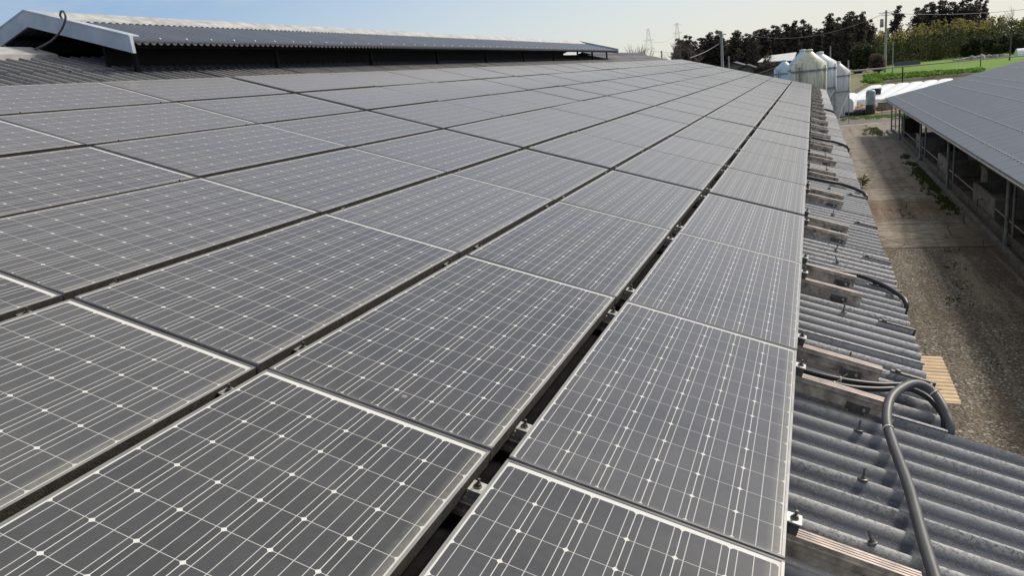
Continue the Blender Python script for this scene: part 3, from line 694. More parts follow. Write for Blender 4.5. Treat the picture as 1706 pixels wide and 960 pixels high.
mb = MB(); mb.box(5.5, 6.4, 53.3, 55.6, GZ+.25, GZ+1.15); mb.box(5.45, 6.45, 53.25, 55.65, GZ+1.151, GZ+1.2)
for xx in (5.55, 6.3):
    for yy in (53.4, 55.45): mb.box(xx-.04, xx+.04, yy-.04, yy+.04, GZ+.06, GZ+.25)
mb.thing('feed_bin', M['rust'], (5.95, 54.4, GZ+.06), 'dark rusty feed bin on feet near the far end of the cow barn', 'bin')
mb = MB()
for k in range(3): mb.tube([(6.0+.3*k, 39.6+.5*k, GZ+.1), (6.0+.3*k, 40.1+.5*k, GZ+.9)], .05, 6)
mb.tube([(5.8, 39.3, GZ+.85), (6.9, 40.9, GZ+.85)], .22, 8); mb.thing('farm_cart', M['rust'], (6.3, 40, GZ+.06), 'dark farm machine parked inside the cow barn past the second trough', 'machine')

# ------------------------------------------------------------------ feed silos
def silo(px_, yt, yrim, Y, rad, cylh, cone, mat, lab, bands=True, seg=28):
    ap = at(px_, yt, Y); rim = at(px_, yrim, Y)
    x, zt, zr = ap.x, ap.z, rim.z; rad *= .95; zb = zr-cylh; zc = zb-cone
    root = empty('feed_silo', (x, Y, GZ), lab, 'silo', 'feed silos behind the barn')
    mb = MB(); mb.lathe([(rad*.20, zt-.06), (rad, zr), (rad, zb), (rad*.16, zc), (rad*.16, zc-.25)], x, Y, seg); mb.build('shell', mat, root)
    mb = MB(); mb.lathe([(rad*.20, zt-.09), (rad*.23, zt-.02), (rad*.23, zt+.05), (0, zt+.09)], x, Y, 16); mb.build('lid', mat, root)
    for k in range(4):
        g = math.pi/4+k*math.pi/2+.25; lx, ly = x+math.cos(g)*(rad+.05), Y+math.sin(g)*(rad+.05)
        mb = MB(); mb.box(lx-.03, lx+.03, ly-.03, ly+.03, GZ, zr-.12); mb.build('leg', M['post'], root)
    for z in (zr-.35, zb+.05):
        mb = MB(); mb.lathe([(rad+.012, z-.05), (rad+.045, z-.05), (rad+.045, z+.05), (rad+.012, z+.05)], x, Y, seg, smooth=False); mb.build('band', M['post'], root)
    mb = MB(); lx = x-math.sin(.5)*(rad+.12); ly = Y-math.cos(.5)*(rad+.12)
    for d in (-.18, .18): mb.tube([(lx+d*math.cos(.5), ly-d*math.sin(.5), GZ), (lx+d*math.cos(.5), ly-d*math.sin(.5), zr+.1)], .018, 5)
    z = GZ+.3
    while z < zr: mb.tube([(lx-.18*math.cos(.5), ly+.18*math.sin(.5), z), (lx+.18*math.cos(.5), ly-.18*math.sin(.5), z)], .012, 4); z += .3
    mb.build('ladder', M['post'], root)
    if zc-.25 > GZ+.4:
        mb = MB(); mb.tube([(x, Y, zc-.2), (x-.6, Y-1.2, zc-.9)], .10, 8); mb.build('spout', M['post'], root)
    return x, zr, zb
silo(1306.5, 101, 114.5, 66, .84, 1.35, .9, M['silo_blue'], 'small pale blue feed silo left of the cream silo')
silo(1337.5, 84, 106, 53, .95, 1.8, 1.2, M['silo_blue'], 'feed silo mostly hidden behind the stained cream silo')
silo(1347.5, 84, 106.5, 46, .98, 1.75, 1.1, M['cream'], 'stained cream feed silo, largest and nearest of the silos')
silo(1366, 88, 104.5, 49.5, .97, 1.55, 1.2, M['silo_white'], 'white feed silo between the cream silo and the grey one')
silo(1396, 104, 119, 68, .97, 1.65, 1.9, M['silo_grey'], 'greyish white feed silo at the right end of the row')

# slim post standing in the yard beyond the barn
b_ = gnd(1412.6, 193); t1 = at(1415.5, 100, b_.y)
mb = MB(); mb.tube([b_, (b_.x, b_.y, t1.z)], .06, 8); mb.thing('slim_post', M['pole'], b_, 'slim grey post standing before the white wrapped bales', 'post')

# ------------------------------------------------------------------ wrapped bales
def bale_row(x0, y0, x1, y1, wd, hh, lab, segs):
    root = empty('bale_row', (x0, y0, GZ), lab, 'wrapped bales', 'white wrapped bale rows beyond the barns')
    d = Vector((x1-x0, y1-y0, 0)); L = d.length; d.normalize(); s = Vector((d.y, -d.x, 0))
    mb = MB(); n = segs*8; prof = [(-.5, 0), (-.5, .72), (-.42, .9), (-.25, .98), (0, 1.0), (.25, .98), (.42, .9), (.5, .72), (.5, 0)]
    rows_ = []
    for i in range(n+1):
        t = i/n; ph = (t*segs) % 1; sq = 1-.07*(1-abs(math.sin(math.pi*ph))**.35) if 0 < i < n else 1
        jx = .02*math.sin(i*2.1+x0)
        rows_.append([tuple(Vector((x0, y0, GZ)) + d*(L*t) + s*(u*wd*sq+jx) + Vector((0, 0, v*hh*(sq if v > .1 else 1)))) for u, v in prof])
    mb.grid(np.array(rows_)); k = len(prof)
    mb.add(rows_[0], [tuple(range(k))]); mb.add(rows_[-1], [tuple(range(k))[::-1]])
    mb.build('wrap', M['white'], root); return root
names = ['leftmost long row of white wrapped bales', 'second row of white wrapped bales from the left', 'third row of white wrapped bales, behind the blue grey tank', 'fourth row of white wrapped bales, with a dark tub on its front end', 'fifth row of white wrapped bales beside the cow barn corner', 'rightmost row of white wrapped bales behind the cow barn roof']
zt = GZ+.95
fr = [(1417, 166), (1437, 165.5), (1457, 165), (1477, 164), (1497, 163), (1520, 161)]
bk = [(1458, 141), (1481, 139.5), (1504, 137.5), (1527, 135.5), (1551, 133), (1576, 130.5)]
for i in range(6):
    p0, p1 = gnd(*fr[i], zt), gnd(*bk[i], zt); bale_row(p0.x, p0.y, p1.x, p1.y, 1.72, .95, names[i], 16)
bale_row(2.72, 75.4, 3.5, 84.5, 1.45, 1.62, 'short single white wrapped bale in front, nearest the post', 3)
# tank, tub and clutter in front of the bales
tk = gnd(1450, 190)
root = empty('water_tank', tk, 'upright blue grey tank on a dark rusty base before the bales', 'tank')
mb = MB(); mb.lathe([(.40, GZ+.85), (.40, GZ+1.95), (.30, GZ+2.12), (0, GZ+2.18)], tk.x, tk.y, 20); mb.build('tank_body', M['bluetank'], root)
mb = MB(); mb.lathe([(.40, GZ), (.41, GZ+.84), (0, GZ+.84)], tk.x, tk.y, 20); mb.build('tank_base', M['rust'], root)
tb = gnd(1460, 157, zt+.02); mb = MB(); mb.lathe([(.0, zt), (.42, zt), (.50, zt+.62), (.46, zt+.62), (.40, zt+.1), (0, zt+.1)], tb.x-.0, tb.y, 18)
mb.thing('tub', M['tyre'], (tb.x, tb.y, zt), 'black tub standing on a white bale row', 'tub')
mb = MB()
for i in range(60): 
    x = 2.8+R_.random()*1.9; y = 75.3+R_.random()*.9; s = R_.uniform(.15, .3); z = GZ+R_.uniform(0, .25)
    mb.box(x-s, x+s, y-s*.7, y+s*.7, z, z+s, lambda X, Y, Z, g=R_.uniform(-.6, .6), x=x, y=y: (x+(X-x)*math.cos(g)-(Y-y)*math.sin(g), y+(X-x)*math.sin(g)+(Y-y)*math.cos(g), Z))
mb.thing('tarp_heap', M['tarp'], (3.7, 75.6, GZ), 'low dark heap of tarpaulin between the post and the tank', 'tarp')
bx = gnd(1474, 184); mb = MB(); mb.box(bx.x-.55, bx.x+.55, bx.y, bx.y+.9, GZ, GZ+.72); mb.box(bx.x-.6, bx.x+.6, bx.y-.05, bx.y+.95, GZ+.721, GZ+.78)
mb.thing('concrete_box', M['concrete'], (bx.x, bx.y, GZ), 'squat grey concrete box right of the tank', 'box')
bx = gnd(1463, 188); mb = MB(); mb.tube([(bx.x-.5, bx.y, GZ), (bx.x-.5, bx.y, GZ+.45), (bx.x+.3, bx.y, GZ+.45), (bx.x+.3, bx.y, GZ)], .04, 6); mb.tube([(bx.x-.5, bx.y, GZ+.25), (bx.x+.3, bx.y, GZ+.25)], .03, 6)
mb.thing('pipe_stand', M['rust'], (bx.x, bx.y, GZ), 'small dark pipe stand between the tank and the concrete box', 'stand')
for i, (x, y, r, h_) in enumerate([(4.2, 78.5, 1.5, .7), (6.6, 80.5, 1.9, .8), (9.0, 82.5, 2.0, .7)]):
    mb = MB(); n = 9
    prof_ = [(0, GZ+h_), (r*.4, GZ+h_*.85), (r*.75, GZ+h_*.45), (r, GZ+.0)]
    mb.lathe([(a_*(1+.0), z) for a_, z in prof_], x, y, 13); mb.v = [(vx+R_.uniform(-.12, .12), vy+R_.uniform(-.12, .12), vz+R_.uniform(-.06, .06)) for vx, vy, vz in mb.v]
    mb.thing('wood_chip_heap', M['straw'], (x, y, GZ), ['tan wood chip heap behind the dark tarpaulin', 'tan wood chip heap behind the tank', 'tan wood chip heap behind the concrete box'][i], 'wood chips', 'wood chip heaps before the bales')
# long overhead feed pipe on posts
def pipe_line():
    pts = [gnd(1385, 190), None]
    A, B = at(1330, 126, 60), None
    pa = at(1380, 121.5, 80); pb = at(1504, 110.5, 117.6); pc = at(1634, 98.5, 175.8); pd = at(1740, 90, 215)
    M['pipe'] = simple('dark_pipe', (.05, .045, .04), .7); root = empty('overhead_pipe', (pb.x, pb.y, GZ), 'long dark pipe carried on thin posts across the field edge', 'pipe')
    mb = MB(); mb.tube([pa, pb, pc, pd], .10, 6); mb.build('pipe', M['pipe'], root)
    for q_ in (pa, pb, pc, pd):
        mb = MB(); mb.tube([(q_.x, q_.y, GZ), q_], .09, 6); mb.build('post', M['rust'], root)
pipe_line()

# ------------------------------------------------------------------ vegetation
def leaf_cloud(mb, blobs, n, size, mi=0, flat=.5, mif=None):
    """n leaves per blob: small bent quads scattered through the blob's volume, denser at its skin"""
    for (cx, cy, cz, rx, ry, rz) in blobs:
        d = NP.normal(size=(n, 3)); d /= np.linalg.norm(d, axis=1)[:, None]; rr = NP.uniform(.45, 1.05, (n, 1))**.6
        P = d*rr*np.array([rx, ry, rz]) + np.array([cx, cy, cz])
        A = NP.normal(size=(n, 3)); A[:, 2] *= flat; A /= np.linalg.norm(A, axis=1)[:, None]
        Bv = np.cross(A, d+NP.normal(size=(n, 3))*.6); Bv /= np.linalg.norm(Bv, axis=1)[:, None]
        s = size*NP.uniform(.6, 1.3, (n, 1)); 
        q0, q1, q2 = P-A*s, P+Bv*s*.55, P+A*s
        k = len(mb.v); arr = np.stack([q0, q1, q2, P-Bv*s*.45], 1).reshape(-1, 3); mb.v += [tuple(t) for t in arr]
        mb.f += [(k+4*i, k+4*i+1, k+4*i+2, k+4*i+3) for i in range(n)]
        mb.mi += [mif(P[i]) if mif else mi for i in range(n)]; mb.sm += [False]*n
# cedars: several shapes, unit height 1
def cedar_meshes(seed, slim):
    r = random.Random(seed); blobs = []; z = .16
    while z < .98:
        w_ = slim*(.28+.95*(1-z)**.75)*r.uniform(.75, 1.15); w_ = min(w_, slim*.95)*(1 if z > .3 else .8)
        kk = 5 if z < .8 else 2
        for j in range(kk):
            g = r.uniform(0, 6.28); d = w_*r.uniform(.25, .75); s = w_*r.uniform(.35, .6)+.02
            blobs.append((math.cos(g)*d, math.sin(g)*d, z+r.uniform(-.02, .02), s*.85, s*.85, s*.62))
        z += .055
    mb = MB(); leaf_cloud(mb, blobs, 44, .021, flat=.6)
    t = MB(); t.tube([(0, 0, 0), (.005, 0, .5), (0, 0, .96)], [.020, .013, .003], 6)
    for k in range(9):
        g = r.uniform(0, 6.28); z = .2+.07*k; t.tube([(0, 0, z), (math.cos(g)*slim*.6, math.sin(g)*slim*.6, z+.01)], [.005, .001], 4, cap=False)
    return mb.mesh('crown', M['cedar']), t.mesh('trunk', M['bark'])
CED = [cedar_meshes(1, .15), cedar_meshes(2, .19), cedar_meshes(3, .23), cedar_meshes(4, .17)]
def cedar(px_, ytop, Y, v, lab, group, sx=1.0, extra=0):
    tp = at(px_, ytop, Y); hgt = tp.z-GZ
    root = empty('cedar_tree', (tp.x, Y, GZ), lab, 'tree', group); cm, tm = CED[v]
    for nm, me in (('crown', cm), ('trunk', tm)):
        o = bpy.data.objects.new(nm, me); link(o); o.parent = root; o.scale = (hgt*sx, hgt*sx, hgt); o.rotation_euler = (0, 0, R_.uniform(0, 6))
front = [(1131, 61, 1.1), (1143, 56, 1.25), (1154, 66, 1.0), (1168, 59, 1.2), (1181, 51, 1.15), (1194, 48, 1.3), (1206, 60, 1.0), (1222, 50, 1.25), (1230, 47, 1.1), (1243, 53, 1.2), (1255, 49, 1.0), (1265, 45, 1.1), (1275, 44, 1.2), (1288, 39, 1.2), (1300, 42, .9), (1311, 35, 1.2), (1325, 31, 1.1), (1339, 30, 1.1), (1352, 40, 1.2), (1366, 44, 1.2), (1381, 19, 1.1), (1395, 27, 1.2), (1412, 16, 1.15), (1424, 21, .9), (1436, 16, .9), (1450, 30, 1.0)]
for i, (x, y, s) in enumerate(front):
    cedar(x, y, 250+R_.uniform(-12, 12), i % 4, 'dark cedar of the forest edge, %s tree counted from its left end' % (NUM[i+1] if i+1 < 25 else 'twenty-fifth' if i == 24 else 'rightmost'), 'dark cedars of the forest edge', s)
for i in range(24):
    x = 1137+i*13.0+R_.uniform(-3, 3); ys = np.interp(x, [f[0] for f in front], [f[1] for f in front])
    cedar(x, ys+6+R_.uniform(0, 7), 285+R_.uniform(-8, 8), (i+1) % 4, 'dark cedar standing behind the forest edge, half hidden, %s from the left' % (NUM[i+1]), 'dark cedars behind the forest edge', 1.5)
cedar(1494.5, 5, 330, 3, 'lone dark cedar rising above the bamboo beside the utility pole', None, 1.0)
for i, (x, y, s) in enumerate([(1529, 9, 1.0), (1541, 3, 1.2), (1553, 0, 1.2), (1566, -2, 1.1), (1574, -3, 1.1), (1591, -2, 1.2), (1604, -4, 1.2), (1618, -6, 1.2), (1628, -5, 1.1), (1642, -4, .7)]):
    cedar(x, y, 360+R_.uniform(-8, 8), (i+2) % 4, 'dark cedar on the skyline above the bamboo grove, %s of ten from the left' % NUM[i+1], 'cedars above the bamboo grove', s*.95)

# bamboo grove: reads as one mass
mb = MB()
xs_t = [1385, 1400, 1420, 1440, 1460, 1478, 1495, 1510, 1530, 1545, 1560, 1580, 1600, 1620, 1640, 1660, 1680, 1700, 1750, 1830]
ys_t = [62, 52, 46, 40, 44, 50, 44, 46, 36, 38, 33, 29, 26, 27, 28, 21, 23, 24, 18, 14]
for i in range(520):
    x = 1385+445*R_.random(); Y = 272+R_.random()*48; top_ = at(x, np.interp(x, xs_t, ys_t)+R_.uniform(-4, 15), Y); 
    h_ = top_.z-GZ; zc = R_.random()
    r = R_.uniform(.9, 1.9)
    nb = 4
    for j in range(nb):
        f = (j+R_.random()*.8)/nb; z = GZ+h_*(.05+.93*f); rr = r*(1.25-.75*f)
        leaf_cloud(mb, [(top_.x+R_.uniform(-.6, .6), Y+R_.uniform(-.6, .6), z-rr*.8, rr, rr, rr*1.35)], 26, .42, flat=1.2, mif=lambda p, zz=GZ+h_*.82: 1 if p[2] > zz+NP.normal()*.8 else 0)
gro = mb.build('bamboo_grove', [M['bamboo'], M['bamboo_top']]); tag(gro, 'dense olive green bamboo grove with yellowing tops beyond the field', 'bamboo grove', None, 'stuff')

def shrub(x, y, z, r, hgt, n, size, mat, lab, cat='shrub', group=None, stem=True, name='shrub', blobs=9):
    root = empty(name, (x, y, z), lab, cat, group); mb = MB(); bl = []
    for i in range(blobs):
        g = R_.uniform(0, 6.28); d = r*R_.uniform(0, .65); zz = z+hgt*R_.uniform(.25, .82); s = r*R_.uniform(.32, .55)
        bl.append((x+math.cos(g)*d, y+math.sin(g)*d, zz, s, s, min(s, hgt*.3)))
    bl.append((x, y, z+hgt*.45, r*.7, r*.7, hgt*.45))
    leaf_cloud(mb, bl, n, size); mb.build('foliage', mat, root)
    if stem:
        t = MB()
        for i in range(4): g = R_.uniform(0, 6.28); t.tube([(x, y, z), (x+math.cos(g)*r*.3, y+math.sin(g)*r*.3, z+hgt*.5)], [.06*r, .02*r], 5)
        t.build('stem', M['bark'], root)
    return root
# hedge seen over the far end of the panels
hx = [(1098, 97, 47), (1111, 94, 46), (1124, 90, 46), (1137, 89, 45), (1150, 92, 46), (1163, 94, 45), (1176, 97, 46), (1190, 100, 45), (1205, 104, 46), (1219, 110, 47)]
for i, (x, yt, Y) in enumerate(hx):
    t = at(x, yt, Y); shrub(t.x, Y, GZ, .62+R_.uniform(-.06, .12), t.z-GZ, 420, .065, M['hedge'], 'olive green shrub of the hedge past the panels, %s of ten from the left' % NUM[i+1], group='hedge beyond the far end of the panels', blobs=16)
t = at(1434, 76, 215); shrub(t.x, 215, GZ, 4.4, t.z-GZ, 420, .36, M['evergreen'], 'dark round evergreen tree in front of the bamboo near the silos', 'tree', name='evergreen_tree', blobs=16)
t = at(1465, 88, 195); shrub(t.x, 195, GZ, 2.1, t.z-GZ, 260, .22, M['twig'], 'pinkish brown leafless bush beside the utility pole', 'bush', name='bare_bush', blobs=12)
for i, (x, yt, rp_, Y) in enumerate([(1628, 61, 14, 262), (1648, 62, 11, 258), (1663, 72, 8, 254), (1672, 58, 14, 262), (1690, 55, 12, 258), (1703, 60, 10, 255), (1610, 68, 9, 264), (1655, 65, 10, 262)]):
    t = at(x, yt, Y); shrub(t.x, Y, GZ, rp_/CF*Y*.9, t.z-GZ, 200, .40, M['bush'], 'grey green rounded bush at the foot of the bamboo, %s of eight' % NUM[i+1], 'bush', 'rounded bushes at the field edge', name='bush', blobs=12)
t = at(1281, 76, 105); shrub(t.x, 105, GZ+1.5, 1.15, t.z-GZ-1.5, 200, .12, M['hedge'], 'small yellowish pine tree in front of the dark forest', 'tree', name='pine_tree', blobs=8)
t = at(1270, 97, 100); shrub(t.x, 100, GZ, 1.9, t.z-GZ, 420, .14, M['cedar'], 'dark bushy evergreen left of the small blue silo', 'bush', name='evergreen_bush', blobs=14)
t = at(1292, 93, 98); shrub(t.x, 98, GZ, 1.5, t.z-GZ, 420, .14, M['cedar'], 'dark evergreen bush right behind the small blue silo', 'bush', name='evergreen_bush', blobs=14)
t = at(1071, 74, 80); shrub(t.x-.4, 80, GZ, 1.5, t.z-GZ, 300, .12, M['twig'], 'dark thicket behind the barn ridge beneath the smaller pylon', 'bush', name='thicket', blobs=12)
t = at(1117, 93, 75); shrub(t.x, 75, GZ, 1.1, t.z-GZ, 300, .10, M['cedar'], 'small dark evergreen at the left end of the hedge', 'bush', name='evergreen_bush', blobs=10)
t = at(1140, 64, 130); shrub(t.x, 130, GZ, 2.1, t.z-GZ, 420, .2, M['cedar'], 'dark broad evergreen tree beneath the tall leafless tree', 'tree', name='evergreen_tree', blobs=14)
# leafless trees
def bare_tree(px_, ytop, Y, lab, spread=.30, n=5, seed=1):
    r = random.Random(seed); tp = at(px_, ytop, Y); H = tp.z-GZ; root = empty('bare_tree', (tp.x, Y, GZ), lab, 'tree', 'leafless trees on the skyline')
    tr = MB(); tr.tube([(tp.x, Y, GZ), (tp.x+.1, Y, GZ+H*.45)], [H*.014, H*.010], 6); tr.build('trunk', M['bareb'], root)
    mb = MB()
    def br(p, d, L, rad, lev):
        e = p+d*L; mid = p.lerp(e, .5)+Vector((r.gauss(0, .03), r.gauss(0, .03), 0))*L
        mb.tube([p, mid, e], [rad, rad*.8, rad*.55], 4 if lev else 5, cap=False)
        if lev == 4: return
        for _ in range(3 if lev < 3 else 3):
            nd = (d+Vector((r.gauss(0, spread), r.gauss(0, spread), r.uniform(0, .25)))).normalized(); br(p.lerp(e, r.uniform(.55, 1)), nd, L*r.uniform(.6, .85), rad*.6, lev+1)
    for k in range(n):
        d = Vector((r.gauss(0, spread), r.gauss(0, spread), 1)).normalized(); br(Vector((tp.x+.05, Y, GZ+H*r.uniform(.3, .45))), d, H*.2, H*.006, 1)
    mb.build('branches', M['bareb'], root)
bare_tree(1062, 52, 95, 'leafless tree with upright branches left of the smaller pylon', .22, 6, 4)
bare_tree(1137, 42, 110, 'taller leafless tree with spreading branches right of the far pylon', .42, 6, 7)
bare_tree(1690-2, -2, 200, 'leafless tree rising above the bamboo at the right edge', .3, 3, 9)
# green crop rows and bank behind the bales
mb = MB(); bl = []
for i in range(70):
    t = i/69; x = 1442+190*t; y = 130.5-11*t+(6*(1-t) if i % 3 == 0 else 0)+R_.uniform(-1.2, 1.5); g_ = gnd(x, y); bl.append((g_.x, g_.y, GZ+.25, .8, 1.0, .42))
for i in range(26): g_ = gnd(1443+22*R_.random(), R_.uniform(126, 138)); bl.append((g_.x, g_.y, GZ+.2, .9, 1.3, .4))
leaf_cloud(mb, bl, 70, .32); o = mb.build('leafy_crop', M['greens']); tag(o, 'strip of bright leafy greens along the edge of the field', 'crop', None, 'stuff')
mb = MB()
for i in range(40):
    t = i/39; p = gnd(1478+140*t, 137-12*t); mb.lathe([(0, GZ+.35+R_.uniform(0, .15)), (.6, GZ+.2), (.9, GZ)], p.x, p.y, 7)
o = mb.build('soil_bank', M['soil']); o['kind'] = 'structure'
def grass_patch(name, pts, lab, n, size, mat='grass'):
    mb = MB()
    for (x, y, rx, ry) in pts: leaf_cloud(mb, [(x, y, GZ+.03, rx, ry, size*.8)], n, size, flat=2.5)
    o = mb.build(name, M[mat]); tag(o, lab, 'grass', None, 'stuff')
grass_patch('grass', [(4.76-abs(R_.gauss(0, .2)), cy_+R_.gauss(0, .55), R_.uniform(.03, .10), R_.uniform(.04, .14)) for cy_ in (28.5, 30.2, 32.6, 33.9, 35.2, 36.1, 37.4, 38.2, 40.5, 43.5) for k in range(34)]+[(4.5-abs(R_.gauss(0, .45)), 59+R_.gauss(0, 1.6), R_.uniform(.05, .18), R_.uniform(.1, .35)) for k in range(110)], 'weedy green grass growing along the kerb of the cow barn', 16, .045)
grass_patch('grass', [(6.2+R_.gauss(0, 1.5), 71.7+R_.gauss(0, .7), R_.uniform(.1, .4), R_.uniform(.2, .5)) for k in range(90)], 'green grass in front of the tank', 40, .08, 'greens')
grass_patch('grass', [(x+R_.gauss(0, .16), y+R_.gauss(0, .3), R_.uniform(.03, .09), R_.uniform(.04, .12)) for x, y in [(3.35, 18.6), (3.5, 20.3), (3.1, 17.2), (3.2, 27.4), (3.7, 22.0)] for _ in range(9)], 'thin tufts of weeds in the gravel of the yard', 8, .026)
# big weed on the ground by the barn wall side of the yard
wz = gnd(1437, 312); root = empty('weed', wz, 'green and yellow weed growing beside the barn eave in the yard', 'weed')
mb = MB()
for k in range(5): g = R_.uniform(0, 6.28); mb.tube([wz, (wz.x+math.cos(g)*.06, wz.y+math.sin(g)*.06, GZ+R_.uniform(.3, .55))], .008, 5)
mb.build('stem', M['bark'], root)
mb = MB()
for k in range(46):
    g = R_.uniform(0, 6.28); d = Vector((math.cos(g), math.sin(g), R_.uniform(.1, .9))).normalized(); p = Vector((wz.x, wz.y, GZ+R_.uniform(.05, .45))); L = R_.uniform(.2, .5); s_ = d.cross(Vector((0, 0, 1))).normalized()*.035
    mb.add([p, p+d*L*.5+s_, p+d*L+Vector((0, 0, -.07)), p+d*L*.5-s_], [(0, 1, 2, 3)])
mb.build('leaves', M['hedge'], root)

# ------------------------------------------------------------------ far buildings, poles, pylons
def shed(name, pts_front, depthv, lab, matr, cat='shed', wallm=None):
    pass
# pale long roof behind the small silo
A = at(1276, 104, 120); B = at(1328, 86.5, 112); hh = 1.5
root = empty('shed', (A.x, 118, GZ), 'long pale metal roofed shed in front of the dark forest', 'shed')
mb = MB(); A2 = at(1268, 101, 134); B2 = at(1322, 87.5, 130); C1 = at(1274, 99.5, 120); 
mb.add([at(1262, 103, 124), at(1322, 100, 112), at(1327, 86.5, 126), at(1275, 93, 136)], [(0, 1, 2, 3)]); f0 = mb.v[:4]; mb.add([(x, y, z-.1) for x, y, z in f0], [(3, 2, 1, 0)])
for i in range(4): a_, b_2 = f0[i], f0[(i+1) % 4]; mb.add([a_, b_2, (b_2[0], b_2[1], b_2[2]-.1), (a_[0], a_[1], a_[2]-.1)], [(0, 1, 2, 3)])
mb.build('roof', M['pale'], root)
mb = MB()
cx = sum(v[0] for v in f0)/4; cy = sum(v[1] for v in f0)/4; qq = [(cx+(x-cx)*.93, cy+(y-cy)*.93, z-.12) for x, y, z in f0]
for i in range(4): a_, b_2 = qq[i], qq[(i+1) % 4]; mb.add([a_, b_2, (b_2[0], b_2[1], GZ), (a_[0], a_[1], GZ)], [(0, 1, 2, 3)])
mb.build('wall', M['wall'], root)
# brown roofed shed close behind the panels
def gable(name, x0, x1, y0, y1, ze, zr, lab, rm, wm, cat='shed', ov=.3):
    root = empty(name, ((x0+x1)/2, (y0+y1)/2, GZ), lab, cat); ym = (x0+x1)/2
    mb = MB(); mb.box(x0, x1, y0, y1, GZ, ze); mb.add([(x0, y0, ze), (x1, y0, ze), (ym, y0, zr-.05), (x0, y1, ze), (x1, y1, ze), (ym, y1, zr-.05)], [(0, 1, 2), (5, 4, 3)]); mb.build('wall', wm, root)
    sl_ = (zr-ze)/(ym-x0)
    for s, xe in ((-1, x0-ov), (1, x1+ov)):
        mb = MB(); zz = zr-abs(xe-ym)*sl_; P = [(ym, y0-ov, zr), (xe, y0-ov, zz), (xe, y1+ov, zz), (ym, y1+ov, zr)]
        mb.add(P, [(0, 1, 2, 3)]); mb.add([(x, y, z+.09) for x, y, z in P], [(3, 2, 1, 0)])
        for i in range(4): a_, b_2 = P[i], P[(i+1) % 4]; mb.add([a_, b_2, (b_2[0], b_2[1], b_2[2]+.09), (a_[0], a_[1], a_[2]+.09)], [(0, 1, 2, 3)])
        mb.build('roof', rm, root)
rd = at(1293, 113, 74)
gable('shed', rd.x-4.6, rd.x+4.6, 73, 84, rd.z-1.1, rd.z, 'low shed with a dull brown roof left of the small blue silo', simple('brown_grey_roof', (.26, .22, .19), .8, 0, .2, 2), M['wall'])
for i, (x, yt, Y, wd, rm, lab) in enumerate([(1222, 104, 110, 3.6, M['tarp'], 'dark roofed farmhouse shed beyond the hedge, nearer the forest'), (1243, 108, 100, 3.0, M['rust'], 'low rusty brown shed beyond the end of the panels')]):
    t = at(x, yt, Y); gable('shed', t.x-wd/2, t.x+wd/2, Y, Y+5, t.z-.7, t.z, lab, rm, M['wall'])
gr = gnd(1262, 108, -1.0)
mb = MB(); 
def pole(px_, ytop, ybase, Y, r, lab, arms=(), name='utility_pole', boxes=()):
    t = at(px_, ytop, Y); root = empty(name, (t.x, Y, GZ), lab, 'pole'); mb = MB(); mb.tube([(t.x, Y, GZ), (t.x, Y, t.z)], [r*1.25, r*.8], 8); mb.build('shaft', M['pole'], root)
    for z, w_ in arms: mb = MB(); mb.box(t.x-w_, t.x+w_, Y-.06, Y+.06, t.z-z-.06, t.z-z+.06); mb.build('crossarm', M['pylon'], root)
    for z, dx in boxes: mb = MB(); mb.lathe([(0, t.z-z+.95), (.38, t.z-z+.9), (.40, t.z-z-.9), (0, t.z-z-.95)], t.x+dx, Y, 12); mb.build('transformer', M['pole'], root)
    return t
p1 = pole(1476.5, 16.5, 96, 200, .26, 'tall utility pole with a grey transformer before the bamboo grove', ((.5, 1.5), (1.1, 1.0)), boxes=((2.7, -.85),))
p2 = pole(1488.1, 68, 109, 180, .10, 'thin short pole beside the tall utility pole', ((.3, .5),))
p3 = pole(1201.7, 52, 100, 105, .18, 'utility pole standing in front of the cedars beyond the hedge', ((.4, .6),))
p4 = pole(1102, 84, 95, 60, .07, 'short pale post at the far end of the barn ridge', (), 'short_post')
p5 = pole(1383.5, 76, 90, 140, .12, 'small pale pole behind the silos', (), 'short_pole')
p6 = pole(1214, 93, 110, 100, .10, 'short post right of the pole beyond the hedge', (), 'short_post')
def pylon(px_, yt, Y, wb, lab, arms):
    t = at(px_, yt, Y); H = t.z-GZ; root = empty('pylon', (t.x, Y, GZ), lab, 'pylon', 'lattice pylons on the skyline'); mb = MB(); r = H*.0019
    def wd(f): return wb*(1-f)**1.0+.5
    for sx in (-1, 1):
        for sy in (-1, 1): mb.tube([(t.x+sx*wd(0), Y+sy*wd(0), GZ), (t.x+sx*wd(.5)*.8, Y+sy*wd(.5)*.8, GZ+H*.5), (t.x+sx*.4, Y+sy*.4, GZ+H)], r, 4)
    n = 12
    for i in range(n):
        f0, f1 = i/n, (i+1)/n; a_ = wd(f0)*(.95 if f0 < .2 else .85); b2 = wd(f1)*(.95 if f1 < .2 else .85); a_ = max(.4, a_*(1-f0*.3)); b2 = max(.4, b2*(1-f1*.3))
        mb.tube([(t.x-a_, Y, GZ+H*f0), (t.x+b2, Y, GZ+H*f1)], r*.6, 4, cap=False); mb.tube([(t.x+a_, Y, GZ+H*f0), (t.x-b2, Y, GZ+H*f1)], r*.6, 4, cap=False)
    mb.build('lattice', M['pylon'], root)
    for f, w_ in arms: mb = MB(); z = GZ+H*f; mb.tube([(t.x-w_, Y, z), (t.x+w_, Y, z)], r*.8, 4); mb.tube([(t.x-w_, Y, z), (t.x, Y, z+H*.03), (t.x+w_, Y, z)], r*.6, 4); mb.build('crossarm', M['pylon'], root)
    return t, H
y1_ = pylon(1079.5, 47, 420, 4.0, 'nearer lattice pylon between the leafless trees, left one', ((.78, 3.0), (.62, 3.4)))
y2_ = pylon(1127.5, 38, 520, 4.5, 'farther lattice pylon with a boxy head, right one', ((.97, 2.4), (.82, 3.0)))
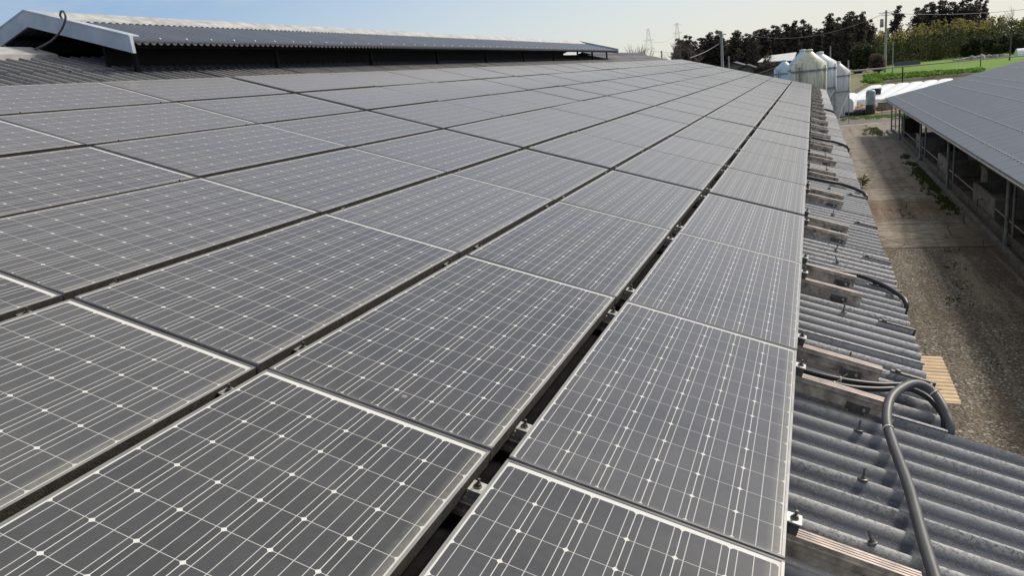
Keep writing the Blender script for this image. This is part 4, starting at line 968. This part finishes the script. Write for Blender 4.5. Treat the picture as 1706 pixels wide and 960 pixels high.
def wire(name, a, b, sag, r, lab, grp):
    a, b = Vector(a), Vector(b); pts = [a.lerp(b, i/16)-Vector((0, 0, sag*4*(i/16)*(1-i/16))) for i in range(17)]
    mb = MB(); mb.tube(pts, r, 4); mb.thing(name, M['pylon'], a, lab, 'wire', grp)
wire('power_line', (p1.x, 200, p1.z-.5), at(1240, 56, 230), 3.0, .045, 'power line sagging left from the tall utility pole', 'power lines')
wire('power_line', (p1.x, 200, p1.z-.6), at(1760, 8, 215), 1.0, .045, 'power line running right from the tall utility pole', 'power lines')
wire('power_line', at(1560, -30, 420), at(1790, -2, 380), 1.0, .10, 'high power line above the bamboo at the upper right corner', 'power lines')
wire('power_line', (p3.x, 105, p3.z-1.3), at(1150, 96, 100), .2, .06, 'grey wire slanting down left from the pole in front of the cedars', 'power lines')
wire('power_line', (y1_[0].x, 420, GZ+y1_[1]*.78), (y2_[0].x, 520, GZ+y2_[1]*.82), 3, .06, 'wire between the two pylons', 'power lines')
wire('power_line', (y1_[0].x, 420, GZ+y1_[1]*.62), at(1000, 92, 420), 2, .06, 'wire running left from the nearer pylon', 'power lines')
wire('power_line', (y1_[0].x, 420, GZ+y1_[1]*.60), at(1235, 60, 420), 4, .06, 'wire running right from the nearer pylon', 'power lines')
# rubble and pale covers along the far edge of the field
for i, (x, y, w_, h_) in enumerate([(1622, 86, 2.6, 1.4), (1640, 84.5, 3.0, 1.6), (1602, 87.5, 2.0, 1.0), (1684, 79.5, 2.6, 1.4)]):
    g_ = gnd(x, y+2); mb = MB()
    for k in range(14):
        a_ = R_.uniform(-w_, w_); s = R_.uniform(.5, 1.0); mb.lathe([(0, GZ+h_*s*(1-abs(a_)/w_*.6)), (s*.8, GZ+.55*h_*s), (s*1.1, GZ)], g_.x+a_, 236+R_.uniform(-.8, .8), 6, smooth=False)
    g2 = at(x, y, 236); 
    o = mb.thing('rubble_heap', M['rock'], (g_.x, 236, GZ), 'pale rubble heap at the far field edge, %s of four from the left' % ['third', 'second to last', 'first', 'last'][i], 'rubble', 'pale rubble heaps at the field edge')
    o.location.x = g2.x
t = at(1702, 71, 225); mb = MB()
for i in range(12):
    pass
P = [];
for i in range(13):
    g = math.pi*i/12; P.append([(t.x+8*j/8-1.0, 225-1.9*math.cos(g), GZ+1.9*math.sin(g)*1.0) for j in range(9)])
mb.grid(np.array(P)); mb.add([p[0] for p in P], [tuple(range(13))]); mb.thing('polytunnel', M['white'], (t.x+3, 225, GZ), 'pale rounded plastic tunnel at the right end of the field', 'polytunnel')
mb = MB(); a_ = at(1490, 99, 240); b2 = at(1534, 92, 240); mb.box(a_.x, b2.x, 240, 240.3, GZ, GZ+1.3); mb.thing('fence', simple('grey_sheet_fence', (.12, .125, .14), .7), (a_.x, 240, GZ), 'low grey sheet fence at the foot of the bamboo', 'fence')
